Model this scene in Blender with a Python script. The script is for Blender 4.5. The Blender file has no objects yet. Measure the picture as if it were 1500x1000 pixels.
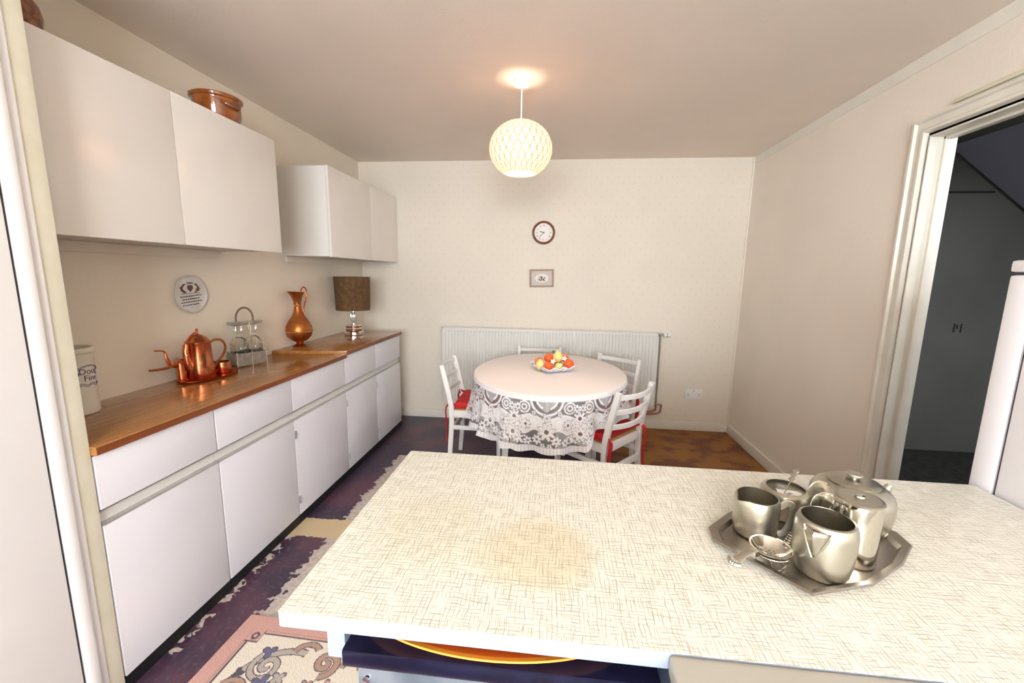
import bpy, bmesh, math, random
import numpy as np
from mathutils import Vector, Matrix
random.seed(7)
S = bpy.context.scene
COL = S.collection
PI = math.pi

# ------------------------------------------------------------------ materials
def new_mat(name):
    m = bpy.data.materials.new(name); m.use_nodes = True
    nt = m.node_tree; b = nt.nodes['Principled BSDF']
    return m, nt, b

def N(nt, t, **kw):
    n = nt.nodes.new(t)
    for k, v in kw.items():
        if k in n.inputs.keys() if isinstance(k, str) else False: n.inputs[k].default_value = v
        else: setattr(n, k, v)
    return n

def mat(name, col, rough=.5, metal=0., var=0., vscale=8., bump=0., bscale=60., col2=None, coat=0., trans=0., ior=1.5, spec=None, stretch=None, detail=3.):
    m, nt, b = new_mat(name)
    L = nt.links.new
    c = (*col, 1)
    b.inputs['Base Color'].default_value = c
    b.inputs['Roughness'].default_value = rough
    b.inputs['Metallic'].default_value = metal
    b.inputs['Coat Weight'].default_value = coat
    b.inputs['Transmission Weight'].default_value = trans
    b.inputs['IOR'].default_value = ior
    if spec is not None: b.inputs['Specular IOR Level'].default_value = spec
    tc = nt.nodes.new('ShaderNodeTexCoord'); src = tc.outputs['Object']
    if stretch:
        mp = nt.nodes.new('ShaderNodeMapping'); mp.inputs['Scale'].default_value = stretch
        L(src, mp.inputs['Vector']); src = mp.outputs['Vector']
    if var > 0 or col2:
        nz = nt.nodes.new('ShaderNodeTexNoise'); nz.inputs['Scale'].default_value = vscale; nz.inputs['Detail'].default_value = detail
        L(src, nz.inputs['Vector'])
        mx = nt.nodes.new('ShaderNodeMix'); mx.data_type = 'RGBA'
        mx.inputs['A'].default_value = c
        mx.inputs['B'].default_value = (*(col2 if col2 else [x*(1-var) for x in col]), 1)
        rp = nt.nodes.new('ShaderNodeMapRange'); rp.inputs['From Min'].default_value = .35; rp.inputs['From Max'].default_value = .65
        L(nz.outputs['Fac'], rp.inputs['Value']); L(rp.outputs['Result'], mx.inputs['Factor'])
        L(mx.outputs['Result'], b.inputs['Base Color'])
    if bump > 0:
        nb = nt.nodes.new('ShaderNodeTexNoise'); nb.inputs['Scale'].default_value = bscale; nb.inputs['Detail'].default_value = 2
        L(src, nb.inputs['Vector'])
        bp = nt.nodes.new('ShaderNodeBump'); bp.inputs['Strength'].default_value = bump; bp.inputs['Distance'].default_value = .004
        L(nb.outputs['Fac'], bp.inputs['Height']); L(bp.outputs['Normal'], b.inputs['Normal'])
    return m

def math_node(nt, op, a, b=None, c=None):
    n = nt.nodes.new('ShaderNodeMath'); n.operation = op
    for i, v in enumerate((a, b, c)):
        if v is None: continue
        if isinstance(v, (int, float)): n.inputs[i].default_value = v
        else: nt.links.new(v, n.inputs[i])
    return n.outputs[0]

def mixc(nt, fac, a, b):
    n = nt.nodes.new('ShaderNodeMix'); n.data_type = 'RGBA'
    for k, v in (('Factor', fac), ('A', a), ('B', b)):
        if isinstance(v, (int, float)): n.inputs[k].default_value = v
        elif isinstance(v, tuple): n.inputs[k].default_value = (*v, 1)
        else: nt.links.new(v, n.inputs[k])
    return n.outputs['Result']

def ramp(nt, v, a, b):
    n = nt.nodes.new('ShaderNodeMapRange'); n.interpolation_type = 'SMOOTHSTEP'
    n.inputs['From Min'].default_value = a; n.inputs['From Max'].default_value = b
    nt.links.new(v, n.inputs['Value']); return n.outputs['Result']

def noise(nt, vec, scale, detail=3.):
    n = nt.nodes.new('ShaderNodeTexNoise'); n.inputs['Scale'].default_value = scale; n.inputs['Detail'].default_value = detail
    nt.links.new(vec, n.inputs['Vector']); return n.outputs['Fac']

def wallpaper(name, col, dots=True, plane='XZ'):
    m, nt, b = new_mat(name); L = nt.links.new
    tc = nt.nodes.new('ShaderNodeTexCoord'); v = tc.outputs['Object']
    base = mixc(nt, ramp(nt, noise(nt, v, 1.3), .35, .7), col, tuple(x*.95 for x in col))
    if dots:
        sx = nt.nodes.new('ShaderNodeSeparateXYZ'); L(v, sx.inputs[0])
        p = sx.outputs[plane[0]]; q = sx.outputs[plane[1]]
        row = math_node(nt, 'FLOOR', math_node(nt, 'MULTIPLY', q, 18.))
        off = math_node(nt, 'MULTIPLY', math_node(nt, 'MODULO', row, 2.), .5)
        fx = math_node(nt, 'SUBTRACT', math_node(nt, 'FRACT', math_node(nt, 'ADD', math_node(nt, 'MULTIPLY', p, 11.), off)), .5)
        fz = math_node(nt, 'SUBTRACT', math_node(nt, 'FRACT', math_node(nt, 'MULTIPLY', q, 18.)), .5)
        d = math_node(nt, 'SQRT', math_node(nt, 'ADD', math_node(nt, 'POWER', math_node(nt, 'MULTIPLY', fx, 1.6), 2.), math_node(nt, 'POWER', fz, 2.)))
        k = math_node(nt, 'MULTIPLY', math_node(nt, 'SUBTRACT', 1., ramp(nt, d, .05, .14)), .3)
        base = mixc(nt, k, base, (.42, .42, .40))
    L(base, b.inputs['Base Color']); b.inputs['Roughness'].default_value = .62
    bp = nt.nodes.new('ShaderNodeBump'); bp.inputs['Strength'].default_value = .25; bp.inputs['Distance'].default_value = .003
    L(noise(nt, v, 55.), bp.inputs['Height']); L(bp.outputs['Normal'], b.inputs['Normal'])
    return m

M = {}
M['wall_cream'] = wallpaper('cream_wallpaper', (.82, .74, .615), False)
M['wall_back'] = wallpaper('dotted_wallpaper', (.80, .735, .63), True)
M['wall_pale'] = wallpaper('pale_wallpaper', (.87, .80, .71), False)
M['ceiling'] = mat('ceiling_paint', (.86, .765, .665), .75, var=.06, vscale=1.5, bump=.15, bscale=90)
M['edge_yellow'] = mat('aged_yellow_wallpaper', (.80, .775, .64), .6, col2=(.75, .725, .57), vscale=14, bump=.4, bscale=20)
M['gloss_white'] = mat('white_gloss_paint', (.84, .83, .82), .28, var=.03, vscale=5)
M['frame_paint'] = mat('cream_frame_paint', (.80, .77, .68), .4, var=.08, vscale=10, bump=.15, bscale=25)
M['upper_door'] = mat('glossy_white_laminate', (.80, .76, .71), .2, var=.02, vscale=4, coat=1., spec=.8)
M['base_door'] = mat('white_laminate', (.80, .79, .83), .3, var=.02, vscale=4)
M['carcass'] = mat('cabinet_carcass_white', (.72, .70, .66), .5)
M['alu'] = mat('brushed_aluminium', (.62, .62, .63), .32, 1., bump=.05, bscale=200)
M['black'] = mat('black_plinth', (.006, .006, .008), .6)
M['dark_gap'] = mat('dark_rubber', (.03, .03, .04), .7)
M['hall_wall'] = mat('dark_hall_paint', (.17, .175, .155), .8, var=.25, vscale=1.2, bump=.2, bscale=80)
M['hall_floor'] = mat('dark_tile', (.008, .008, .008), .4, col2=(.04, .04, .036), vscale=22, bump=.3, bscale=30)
M['soffit'] = mat('blue_lit_soffit', (.34, .34, .46), .8)  # bluish light falling on the soffit is put into its colour
M['rad'] = mat('radiator_enamel', (.74, .73, .68), .4)
M['copper_pipe'] = mat('painted_copper_pipe', (.36, .13, .09), .4, .6)
M['grey_pipe'] = mat('grey_pipe', (.40, .36, .30), .4, .4)
M['plastic'] = mat('white_plastic', (.86, .86, .84), .3)
M['chair'] = mat('white_chair_paint', (.83, .82, .80), .35, var=.04, vscale=20)
M['red'] = mat('red_cushion_cloth', (.60, .012, .022), .75, var=.3, vscale=18, bump=.3, bscale=90)
M['rush'] = mat('woven_rush', (.50, .30, .09), .8, var=.4, vscale=60, bump=.6, bscale=150, stretch=(1, 5, 1))
M['copper'] = mat('copper', (.72, .27, .12), .22, 1., col2=(.62, .19, .09), vscale=14, bump=.05, bscale=40)
M['old_copper'] = mat('aged_copper', (.47, .19, .055), .40, 1., col2=(.42, .12, .04), vscale=12, bump=.1, bscale=30)
M['copper_red'] = mat('red_copper', (.50, .09, .03), .3, 1.)
M['ceramic'] = mat('cream_stoneware', (.76, .71, .60), .3, var=.05, vscale=9)
M['ink'] = mat('navy_ink', (.03, .03, .12), .5)
M['ink_brown'] = mat('brown_ink', (.12, .06, .05), .5)
M['ink_black'] = mat('black_ink', (.02, .02, .02), .5)
M['plate'] = mat('grey_white_porcelain', (.66, .64, .62), .15, col2=(.58, .55, .52), vscale=14)
M['glass'] = mat('clear_glass', (.95, .96, .93), .03, trans=1., ior=1.45)
M['thin_glass'] = mat('decanter_glass', (.93, .93, .89), .05, trans=1., ior=1.13)
M['smoke'] = mat('smoked_silver', (.55, .53, .47), .35, .9, var=.3, vscale=40)
M['wire'] = mat('antique_wire', (.33, .28, .22), .3, 1.)
M['shade_brown'] = mat('brown_woven_shade', (.15, .080, .024), .8, col2=(.09, .040, .016), vscale=30, bump=.6, bscale=260)
M['chrome'] = mat('chrome', (.86, .85, .84), .08, 1.)
M['band'] = mat('copper_band', (.30, .12, .07), .3, .7)
M['glaze'] = mat('brown_glaze', (.36, .11, .02), .1, col2=(.22, .055, .012), vscale=18, coat=.5)
M['glaze_dark'] = mat('dark_brown_glaze', (.13, .035, .018), .1, col2=(.30, .10, .03), vscale=60, coat=.5)
M['steel'] = mat('worn_stainless', (.57, .55, .47), .34, 1., var=.12, vscale=20, bump=.04, bscale=60)
M['steel_pol'] = mat('polished_stainless', (.66, .64, .57), .12, 1., var=.1, vscale=10)
M['pewter'] = mat('dull_tray_steel', (.40, .37, .34), .36, 1., col2=(.33, .29, .25), vscale=12, bump=.08, bscale=40)
M['steel_in'] = mat('steel_inside', (.36, .36, .33), .3, 1., var=.3, vscale=15)
M['tag'] = mat('white_card', (.88, .88, .86), .6)
M['clock_rim'] = mat('mahogany_rim', (.20, .045, .03), .2, coat=.4)
M['brass'] = mat('brass', (.75, .52, .25), .25, 1.)
M['face'] = mat('clock_face', (.84, .81, .78), .5)
M['oak'] = mat('picture_oak', (.42, .28, .19), .5, var=.25, vscale=30, stretch=(1, 1, 6))
M['mount'] = mat('picture_mount', (.66, .60, .56), .7, var=.12, vscale=90)
M['oval'] = mat('picture_oval', (.84, .80, .72), .7)
M['grey_top'] = mat('grey_enamel_top', (.42, .405, .36), .4, var=.04, vscale=5)
M['blue_cast_side'] = mat('blue_cast_enamel', (.36, .42, .54), .35)  # white finish, dimmed and tinted with the window's blue light in the colour
M['slab'] = mat('black_glossy_slab', (.008, .008, .03), .18, var=.5, vscale=30)
M['galv'] = mat('galvanised_steel', (.26, .29, .33), .5, .5, col2=(.14, .17, .21), vscale=16, detail=6.)
M['skirt'] = mat('skirting_gloss', (.83, .80, .72), .35, var=.05, vscale=9)
M['orange_dish'] = mat('orange_glaze', (.80, .14, .02), .12, coat=.4)
M['orange_deep'] = mat('red_orange_glaze', (.62, .055, .008), .1, coat=.4)
M['orange_yel'] = mat('yellow_orange_glaze', (.95, .36, .04), .15, coat=.4)
M['dish_white'] = mat('white_dish_glaze', (.86, .85, .88), .15)
M['leaf'] = mat('leaf_green', (.12, .17, .05), .5)
M['petal'] = mat('flower_petal', (.90, .82, .78), .6)
M['orange'] = mat('orange_peel', (.90, .17, .02), .45, col2=(.85, .10, .02), vscale=12, bump=.15, bscale=200)
M['peach'] = mat('peach_skin', (.86, .33, .15), .5, col2=(.75, .14, .05), vscale=14)
M['lemon'] = mat('pale_yellow_skin', (.86, .70, .22), .45, col2=(.75, .68, .26), vscale=16, bump=.1, bscale=120)
M['apple'] = mat('pale_green_skin', (.62, .66, .22), .35, col2=(.74, .70, .30), vscale=16)
M['cloth_top'] = mat('white_tablecloth', (.87, .83, .83), .8, bump=.12, bscale=25)

# wood worktop
def wood():
    m, nt, b = new_mat('teak_laminate'); L = nt.links.new
    tc = nt.nodes.new('ShaderNodeTexCoord'); mp = nt.nodes.new('ShaderNodeMapping'); mp.inputs['Scale'].default_value = (26, 1.6, 26)
    L(tc.outputs['Object'], mp.inputs['Vector'])
    n1 = noise(nt, mp.outputs['Vector'], 1.6, 6.)
    n2 = noise(nt, tc.outputs['Object'], 90., 2.)
    c = mixc(nt, ramp(nt, n1, .3, .7), (.43, .19, .055), (.31, .12, .030))
    c = mixc(nt, math_node(nt, 'MULTIPLY', ramp(nt, n2, .45, .7), .25), c, (.52, .28, .10))
    L(c, b.inputs['Base Color']); b.inputs['Roughness'].default_value = .2; b.inputs['Coat Weight'].default_value = .25
    b.inputs['Coat Roughness'].default_value = .08
    return m
M['wood'] = wood()
M['wood_edge'] = mat('teak_edge', (.27, .075, .02), .35, var=.4, vscale=14, stretch=(1, .1, 6))

# crosshatched laminate of the near worktop
def hatch():
    m, nt, b = new_mat('crosshatch_laminate'); L = nt.links.new
    tc = nt.nodes.new('ShaderNodeTexCoord'); v = tc.outputs['Object']
    sx = nt.nodes.new('ShaderNodeSeparateXYZ'); L(v, sx.inputs[0])
    facs = []
    for (ax, oth, fr, seed, dist) in (('X', 'Y', 150., 0., .012), ('Y', 'X', 150., 5., .012), ('X', 'Y', 83., 9., .02), ('Y', 'X', 91., 13., .02)):
        mp = nt.nodes.new('ShaderNodeMapping'); mp.inputs['Location'].default_value = (seed, seed*.7, 0)
        L(v, mp.inputs['Vector'])
        n1 = noise(nt, mp.outputs['Vector'], 9., 3.)
        n2 = noise(nt, mp.outputs['Vector'], 28., 2.)
        x = math_node(nt, 'ADD', sx.outputs[ax], math_node(nt, 'MULTIPLY', n1, dist))
        ph = math_node(nt, 'MULTIPLY', x, fr)
        ph = math_node(nt, 'ADD', ph, math_node(nt, 'MULTIPLY', n2, .8))
        d = math_node(nt, 'ABSOLUTE', math_node(nt, 'SUBTRACT', math_node(nt, 'FRACT', ph), .5))
        line = math_node(nt, 'SUBTRACT', 1., ramp(nt, d, .04 if fr > 100 else .03, .13 if fr > 100 else .09))
        w = ramp(nt, noise(nt, mp.outputs['Vector'], 40., 2.), .36, .62)
        facs.append(math_node(nt, 'MULTIPLY', line, w))
    f = math_node(nt, 'MAXIMUM', math_node(nt, 'MAXIMUM', facs[0], facs[1]), math_node(nt, 'MAXIMUM', facs[2], facs[3]))
    st = ramp(nt, noise(nt, v, 2.6, 2.), .45, .75)
    base = mixc(nt, math_node(nt, 'MULTIPLY', st, .35), (.75, .74, .67), (.72, .685, .54))
    # round scorch/tea stain
    def spot(cx, cy, r0, r1):
        vm = nt.nodes.new('ShaderNodeVectorMath'); vm.operation = 'DISTANCE'
        L(v, vm.inputs[0]); vm.inputs[1].default_value = (cx, cy, .9)
        dd = math_node(nt, 'ADD', vm.outputs['Value'], math_node(nt, 'MULTIPLY', noise(nt, v, 14.), .06))
        return math_node(nt, 'SUBTRACT', 1., ramp(nt, dd, r0, r1))
    s1 = spot(-.02, .70, .10, .16); s2 = spot(-.22, .74, .08, .2)
    base = mixc(nt, math_node(nt, 'MULTIPLY', s1, .55), base, (.66, .54, .33))
    base = mixc(nt, math_node(nt, 'MULTIPLY', s2, .35), base, (.63, .57, .36))
    c = mixc(nt, math_node(nt, 'MULTIPLY', f, .8), base, (.30, .28, .21))
    L(c, b.inputs['Base Color']); b.inputs['Roughness'].default_value = .38
    return m
M['hatch'] = hatch()

def floor_mat():
    m, nt, b = new_mat('worn_floor_vinyl'); L = nt.links.new
    tc = nt.nodes.new('ShaderNodeTexCoord'); v = tc.outputs['Object']
    sx = nt.nodes.new('ShaderNodeSeparateXYZ'); L(v, sx.inputs[0]); X = sx.outputs['X']; Y = sx.outputs['Y']
    n = noise(nt, v, 3.5, 5.); nf = noise(nt, v, 120., 2.); ne = noise(nt, v, 16., 5.); ng = noise(nt, v, 45., 3.)
    dark = mixc(nt, ramp(nt, n, .42, .6), (.040, .026, .052), (.095, .036, .060))
    dark = mixc(nt, math_node(nt, 'MULTIPLY', ramp(nt, ng, .52, .66), .35), dark, (.16, .10, .13))
    brown = mixc(nt, ramp(nt, noise(nt, v, 6., 4.), .42, .62), (.30, .12, .020), (.15, .040, .020))
    brown = mixc(nt, math_node(nt, 'MULTIPLY', ramp(nt, nf, .5, .65), .5), brown, (.38, .20, .045))
    k = ramp(nt, math_node(nt, 'ADD', X, math_node(nt, 'MULTIPLY', n, .3)), .45, .75)
    c = mixc(nt, k, dark, brown)
    # torn strip where the covering has come away
    e = math_node(nt, 'ADD', math_node(nt, 'MULTIPLY', math_node(nt, 'SUBTRACT', ne, .5), .14), math_node(nt, 'MULTIPLY', math_node(nt, 'SUBTRACT', ng, .5), .08))
    xl = math_node(nt, 'ADD', X, e)
    yl = math_node(nt, 'ADD', Y, e)
    def band(val, a, bb): return math_node(nt, 'MULTIPLY', math_node(nt, 'GREATER_THAN', val, a), math_node(nt, 'LESS_THAN', val, bb))
    strip = math_node(nt, 'MULTIPLY', band(xl, -1.175, -1.02), math_node(nt, 'LESS_THAN', Y, 2.95))
    patch = math_node(nt, 'MULTIPLY', band(math_node(nt, 'ADD', Y, math_node(nt, 'MULTIPLY', e, .35)), 1.905, 2.07), band(X, -1.42, -1.1))
    near = math_node(nt, 'MULTIPLY', band(xl, -1.42, -1.352), band(yl, 1.2, 1.95))
    near = math_node(nt, 'MULTIPLY', near, math_node(nt, 'GREATER_THAN', ne, .5))
    allm = math_node(nt, 'MAXIMUM', math_node(nt, 'MAXIMUM', strip, patch), near)
    pale = mixc(nt, ramp(nt, ng, .4, .6), (.56, .49, .42), (.44, .39, .37))
    pale = mixc(nt, patch, pale, (.58, .46, .28))
    c = mixc(nt, allm, c, pale)
    L(c, b.inputs['Base Color'])
    r = math_node(nt, 'ADD', math_node(nt, 'MULTIPLY', allm, .3), math_node(nt, 'ADD', math_node(nt, 'MULTIPLY', k, .22), .36))
    L(r, b.inputs['Roughness'])
    bp = nt.nodes.new('ShaderNodeBump'); bp.inputs['Strength'].default_value = .3; bp.inputs['Distance'].default_value = .003
    L(noise(nt, v, 60.), bp.inputs['Height']); L(bp.outputs['Normal'], b.inputs['Normal'])
    return m
M['floor'] = floor_mat()

def attr_mat(name, attr, rough=.8, alpha=None):
    m, nt, b = new_mat(name)
    a = nt.nodes.new('ShaderNodeAttribute'); a.attribute_name = attr
    nt.links.new(a.outputs['Color'], b.inputs['Base Color']); b.inputs['Roughness'].default_value = rough
    if alpha:
        a2 = nt.nodes.new('ShaderNodeAttribute'); a2.attribute_name = alpha
        nt.links.new(a2.outputs['Fac'], b.inputs['Alpha'])
    return m
M['rug'] = attr_mat('rug_pile', 'pile', .95)
M['lace'] = attr_mat('cotton_lace', 'thread', .8, 'openwork')

def shade_mat():
    m, nt, b = new_mat('woven_glowing_shade'); L = nt.links.new
    out = nt.nodes['Material Output']
    a = nt.nodes.new('ShaderNodeAttribute'); a.attribute_name = 'weave'
    c = mixc(nt, a.outputs['Fac'], (.93, .84, .79), (.30, .14, .08))
    L(c, b.inputs['Base Color']); b.inputs['Roughness'].default_value = .7
    tr = nt.nodes.new('ShaderNodeBsdfTranslucent'); L(c, tr.inputs['Color'])
    mx = nt.nodes.new('ShaderNodeMixShader'); mx.inputs[0].default_value = .6
    L(b.outputs[0], mx.inputs[1]); L(tr.outputs[0], mx.inputs[2]); L(mx.outputs[0], out.inputs['Surface'])
    return m
M['shade'] = shade_mat()
def emit(name, col, s):
    m, nt, b = new_mat(name)
    b.inputs['Base Color'].default_value = (*col, 1)
    b.inputs['Emission Color'].default_value = (*col, 1); b.inputs['Emission Strength'].default_value = s
    return m
M['bulb'] = emit('lit_bulb', (1., .78, .52), 60.)

# ------------------------------------------------------------------ geometry helpers
def V(*a): return Vector(a)

def obj(name, bm, m, parent=None, sharp=35., smooth=True):
    me = bpy.data.meshes.new(name)
    bmesh.ops.recalc_face_normals(bm, faces=bm.faces[:])
    for f in bm.faces: f.smooth = smooth
    if smooth:
        for e in bm.edges:
            if len(e.link_faces) == 2 and e.calc_face_angle(0) > math.radians(sharp): e.smooth = False
    bm.to_mesh(me); bm.free()
    for mm in (m if isinstance(m, list) else [m]): me.materials.append(mm)
    o = bpy.data.objects.new(name, me); COL.objects.link(o)
    if parent: o.parent = parent
    return o

def thing(name, label, cat, loc=(0, 0, 0), rz=0., group=None):
    o = bpy.data.objects.new(name, None); COL.objects.link(o)
    o.empty_display_size = .05
    o.location = loc; o.rotation_euler = (0, 0, rz); o['label'] = label; o['category'] = cat
    if group: o['group'] = group
    return o

def tag(o, label, cat, group=None):
    o['label'] = label; o['category'] = cat
    if group: o['group'] = group
    return o

def struct(name, bm, m, parent=None, **k):
    o = obj(name, bm, m, parent, **k)
    if not parent: o['kind'] = 'structure'
    return o

def dup(root, loc, rz, label, group=None):
    r = root.copy(); COL.objects.link(r); r.location = loc; r.rotation_euler = (0, 0, rz); r['label'] = label
    if group: r['group'] = group
    for ch in list(root.children):
        c = ch.copy(); COL.objects.link(c); c.parent = r
        for g in ch.children:
            d = g.copy(); COL.objects.link(d); d.parent = c
    return r

def B(): return bmesh.new()

def box(bm, x0, x1, y0, y1, z0, z1, bev=0., mtx=None, seg=2, mi=0):
    vs = [bm.verts.new((x, y, z)) for x in (x0, x1) for y in (y0, y1) for z in (z0, z1)]
    fs = [(0, 1, 3, 2), (4, 6, 7, 5), (0, 4, 5, 1), (2, 3, 7, 6), (0, 2, 6, 4), (1, 5, 7, 3)]
    faces = [bm.faces.new([vs[i] for i in f]) for f in fs]
    for f in faces: f.material_index = mi
    if bev > 0:
        es = list({e for f in faces for e in f.edges})
        r = bmesh.ops.bevel(bm, geom=es, offset=bev, segments=seg, profile=.6, affect='EDGES', clamp_overlap=True)
        vs = list({v for f in r['faces'] for v in f.verts} | {v for v in vs if v.is_valid})
    if mtx is not None: bmesh.ops.transform(bm, matrix=mtx, verts=[v for v in vs if v.is_valid])
    return bm

def bx(*a, **k): return box(B(), *a, **k)

def lathe(bm, prof, n=40, c=(0, 0, 0), sx=1., sy=1., mtx=None, closed=False):
    rings = []
    allv = []
    for r, z in prof:
        if r < 1e-5:
            v = bm.verts.new((c[0], c[1], c[2]+z)); rings.append([v]); allv.append(v)
        else:
            ring = [bm.verts.new((c[0]+r*sx*math.cos(2*PI*i/n), c[1]+r*sy*math.sin(2*PI*i/n), c[2]+z)) for i in range(n)]
            rings.append(ring); allv += ring
    pairs = list(zip(rings[:-1], rings[1:]))
    if closed: pairs.append((rings[-1], rings[0]))
    for a, b in pairs:
        for i in range(n):
            j = (i+1) % n
            if len(a) == 1 and len(b) == 1: continue
            if len(a) == 1: bm.faces.new((a[0], b[i], b[j]))
            elif len(b) == 1: bm.faces.new((a[i], b[0], a[j]))
            else: bm.faces.new((a[i], b[i], b[j], a[j]))
    if mtx is not None: bmesh.ops.transform(bm, matrix=mtx, verts=allv)
    return bm

def spline(pts, n=8):
    P = [Vector(p) for p in pts]; P = [P[0]*2-P[1]]+P+[P[-1]*2-P[-2]]; out = []
    for i in range(1, len(P)-2):
        for k in range(n):
            t = k/n
            out.append(.5*((2*P[i])+(P[i+1]-P[i-1])*t+(2*P[i-1]-5*P[i]+4*P[i+1]-P[i+2])*t*t+(3*P[i]-P[i-1]-3*P[i+1]+P[i+2])*t**3))
    out.append(P[-2]); return out

def tube(bm, pts, r, n=12, flat=None, smooth=0, up=(0, 0, 1)):
    """round tube, or flat strap when flat=(half width, half thickness); width runs along up x tangent"""
    pts = spline(pts, smooth) if smooth else [Vector(p) for p in pts]
    rs = r if callable(r) else (lambda t: r)
    rings = []; up = Vector(up)
    for i, p in enumerate(pts):
        t = (pts[min(i+1, len(pts)-1)]-pts[max(i-1, 0)]).normalized()
        u = t.cross(up)
        if u.length < 1e-3: u = t.cross(Vector((1, 0, 0)))
        u.normalize(); w = u.cross(t).normalized()
        q = i/(len(pts)-1)
        ring = []
        for k in range(n):
            a = 2*PI*k/n
            if flat:
                ca, sa = math.cos(a), math.sin(a)
                ca = math.copysign(abs(ca)**.5, ca); sa = math.copysign(abs(sa)**.5, sa)
                ring.append(bm.verts.new(p+u*(flat[0]*ca*rs(q))+w*(flat[1]*sa)))
            else: ring.append(bm.verts.new(p+(u*math.cos(a)+w*math.sin(a))*rs(q)))
        rings.append(ring)
    for a, b in zip(rings[:-1], rings[1:]):
        for k in range(n): bm.faces.new((a[k], b[k], b[(k+1) % n], a[(k+1) % n]))
    bm.faces.new(rings[0]); bm.faces.new(rings[-1])
    return bm

def prism(bm, poly, z0, z1, bev=0., mtx=None):
    a = [bm.verts.new((x, y, z0)) for x, y in poly]; b = [bm.verts.new((x, y, z1)) for x, y in poly]
    fs = [bm.faces.new(a), bm.faces.new(b)]
    n = len(poly)
    for i in range(n): fs.append(bm.faces.new((a[i], a[(i+1) % n], b[(i+1) % n], b[i])))
    vs = a+b
    if bev > 0:
        es = list({e for f in fs for e in f.edges})
        r = bmesh.ops.bevel(bm, geom=es, offset=bev, segments=2, profile=.6, affect='EDGES')
        vs = list({v for f in r['faces'] for v in f.verts} | {v for v in vs if v.is_valid})
    if mtx is not None: bmesh.ops.transform(bm, matrix=mtx, verts=[v for v in vs if v.is_valid])
    return bm

def sphere(bm, c, r, sx=1, sy=1, sz=1, n=20, mtx=None):
    prof = [(r*math.sin(PI*i/(n//2)), -r*sz*math.cos(PI*i/(n//2))) for i in range(n//2+1)]
    prof[0] = (0, prof[0][1]); prof[-1] = (0, prof[-1][1])
    return lathe(bm, prof, n, c, sx, sy, mtx)

def text_bm(s, size, depth=.0004, align='CENTER'):
    cu = bpy.data.curves.new('t', 'FONT'); cu.body = s; cu.size = size; cu.extrude = depth; cu.align_x = align; cu.align_y = 'CENTER'
    cu.resolution_u = 3
    o = bpy.data.objects.new('t', cu); COL.objects.link(o)
    bpy.context.view_layer.update()
    me = bpy.data.meshes.new_from_object(o.evaluated_get(bpy.context.evaluated_depsgraph_get()))
    bm = B(); bm.from_mesh(me); bpy.data.objects.remove(o); bpy.data.curves.remove(cu); bpy.data.meshes.remove(me)
    return bm

def merge(dst, src, mtx=None):
    if mtx is not None: bmesh.ops.transform(src, matrix=mtx, verts=src.verts[:])
    me = bpy.data.meshes.new('tmp'); src.to_mesh(me); src.free(); dst.from_mesh(me); bpy.data.meshes.remove(me)
    return dst

T = Matrix.Translation
def RZ(a): return Matrix.Rotation(a, 4, 'Z')
def RX(a): return Matrix.Rotation(a, 4, 'X')
def RY(a): return Matrix.Rotation(a, 4, 'Y')

# ------------------------------------------------------------------ room shell
XL, XR, YB, ZC, YF = -1.85, 1.61, 3.85, 2.40, -2.4
struct('floor', bx(XL-.1, 1.71, YF-.1, YB+.1, -.05, 0), M['floor'])
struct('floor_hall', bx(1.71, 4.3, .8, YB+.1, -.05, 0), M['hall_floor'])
struct('ceiling', bx(XL-.1, XR+.1, YF-.1, YB+.1, ZC, ZC+.06), M['ceiling'])
struct('wall_left', bx(XL-.1, XL, YF-.1, YB+.1, 0, ZC), M['wall_cream'])
struct('wall_back', bx(XL, XR, YB, YB+.1, 0, ZC), M['wall_back'])
DY0, DY1, DZ = 1.32, 2.12, 2.03
w = B(); box(w, XR, XR+.10, DY1, YB+.1, 0, ZC); box(w, XR, XR+.10, YF-.1, DY0, 0, ZC); box(w, XR, XR+.10, DY0, DY1, DZ, ZC)
struct('wall_right', w, M['wall_pale'])
# wall behind the camera with its window
WX0, WX1, WZ0, WZ1 = -1.2, 1.2, .95, 2.15
w = B(); box(w, XL, WX0, YF-.1, YF, 0, ZC); box(w, WX1, XR, YF-.1, YF, 0, ZC); box(w, WX0, WX1, YF-.1, YF, 0, WZ0); box(w, WX0, WX1, YF-.1, YF, WZ1, ZC)
struct('wall_front', w, M['wall_pale'])
w = B()
for a in (WX0, 0-.03, WX1-.06): box(w, a, a+.06, YF-.07, YF-.02, WZ0, WZ1, .004)
for z in (WZ0, WZ1-.06): box(w, WX0, WX1, YF-.07, YF-.02, z, z+.06, .004)
wn = struct('window_1', w, M['gloss_white'])
# decorating border below the ceiling on the right wall and along the back corner
struct('trim_ceiling_right', bx(XR-.004, XR, YF, YB, ZC-.06, ZC), M['skirt'])
# skirtings
def skirting(name, x0, x1, y0, y1): struct(name, bx(x0, x1, y0, y1, 0, .082, .004), M['skirt'])
skirting('baseboard_back', XL, XR, YB-.018, YB)
skirting('baseboard_right', XR-.018, XR, DY1+.09, YB-.018)
# cabling clip seam in the corner
struct('trim_corner', bx(XR-.012, XR, YB-.012, YB, .082, 2.4, .003), M['wall_pale'])

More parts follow.
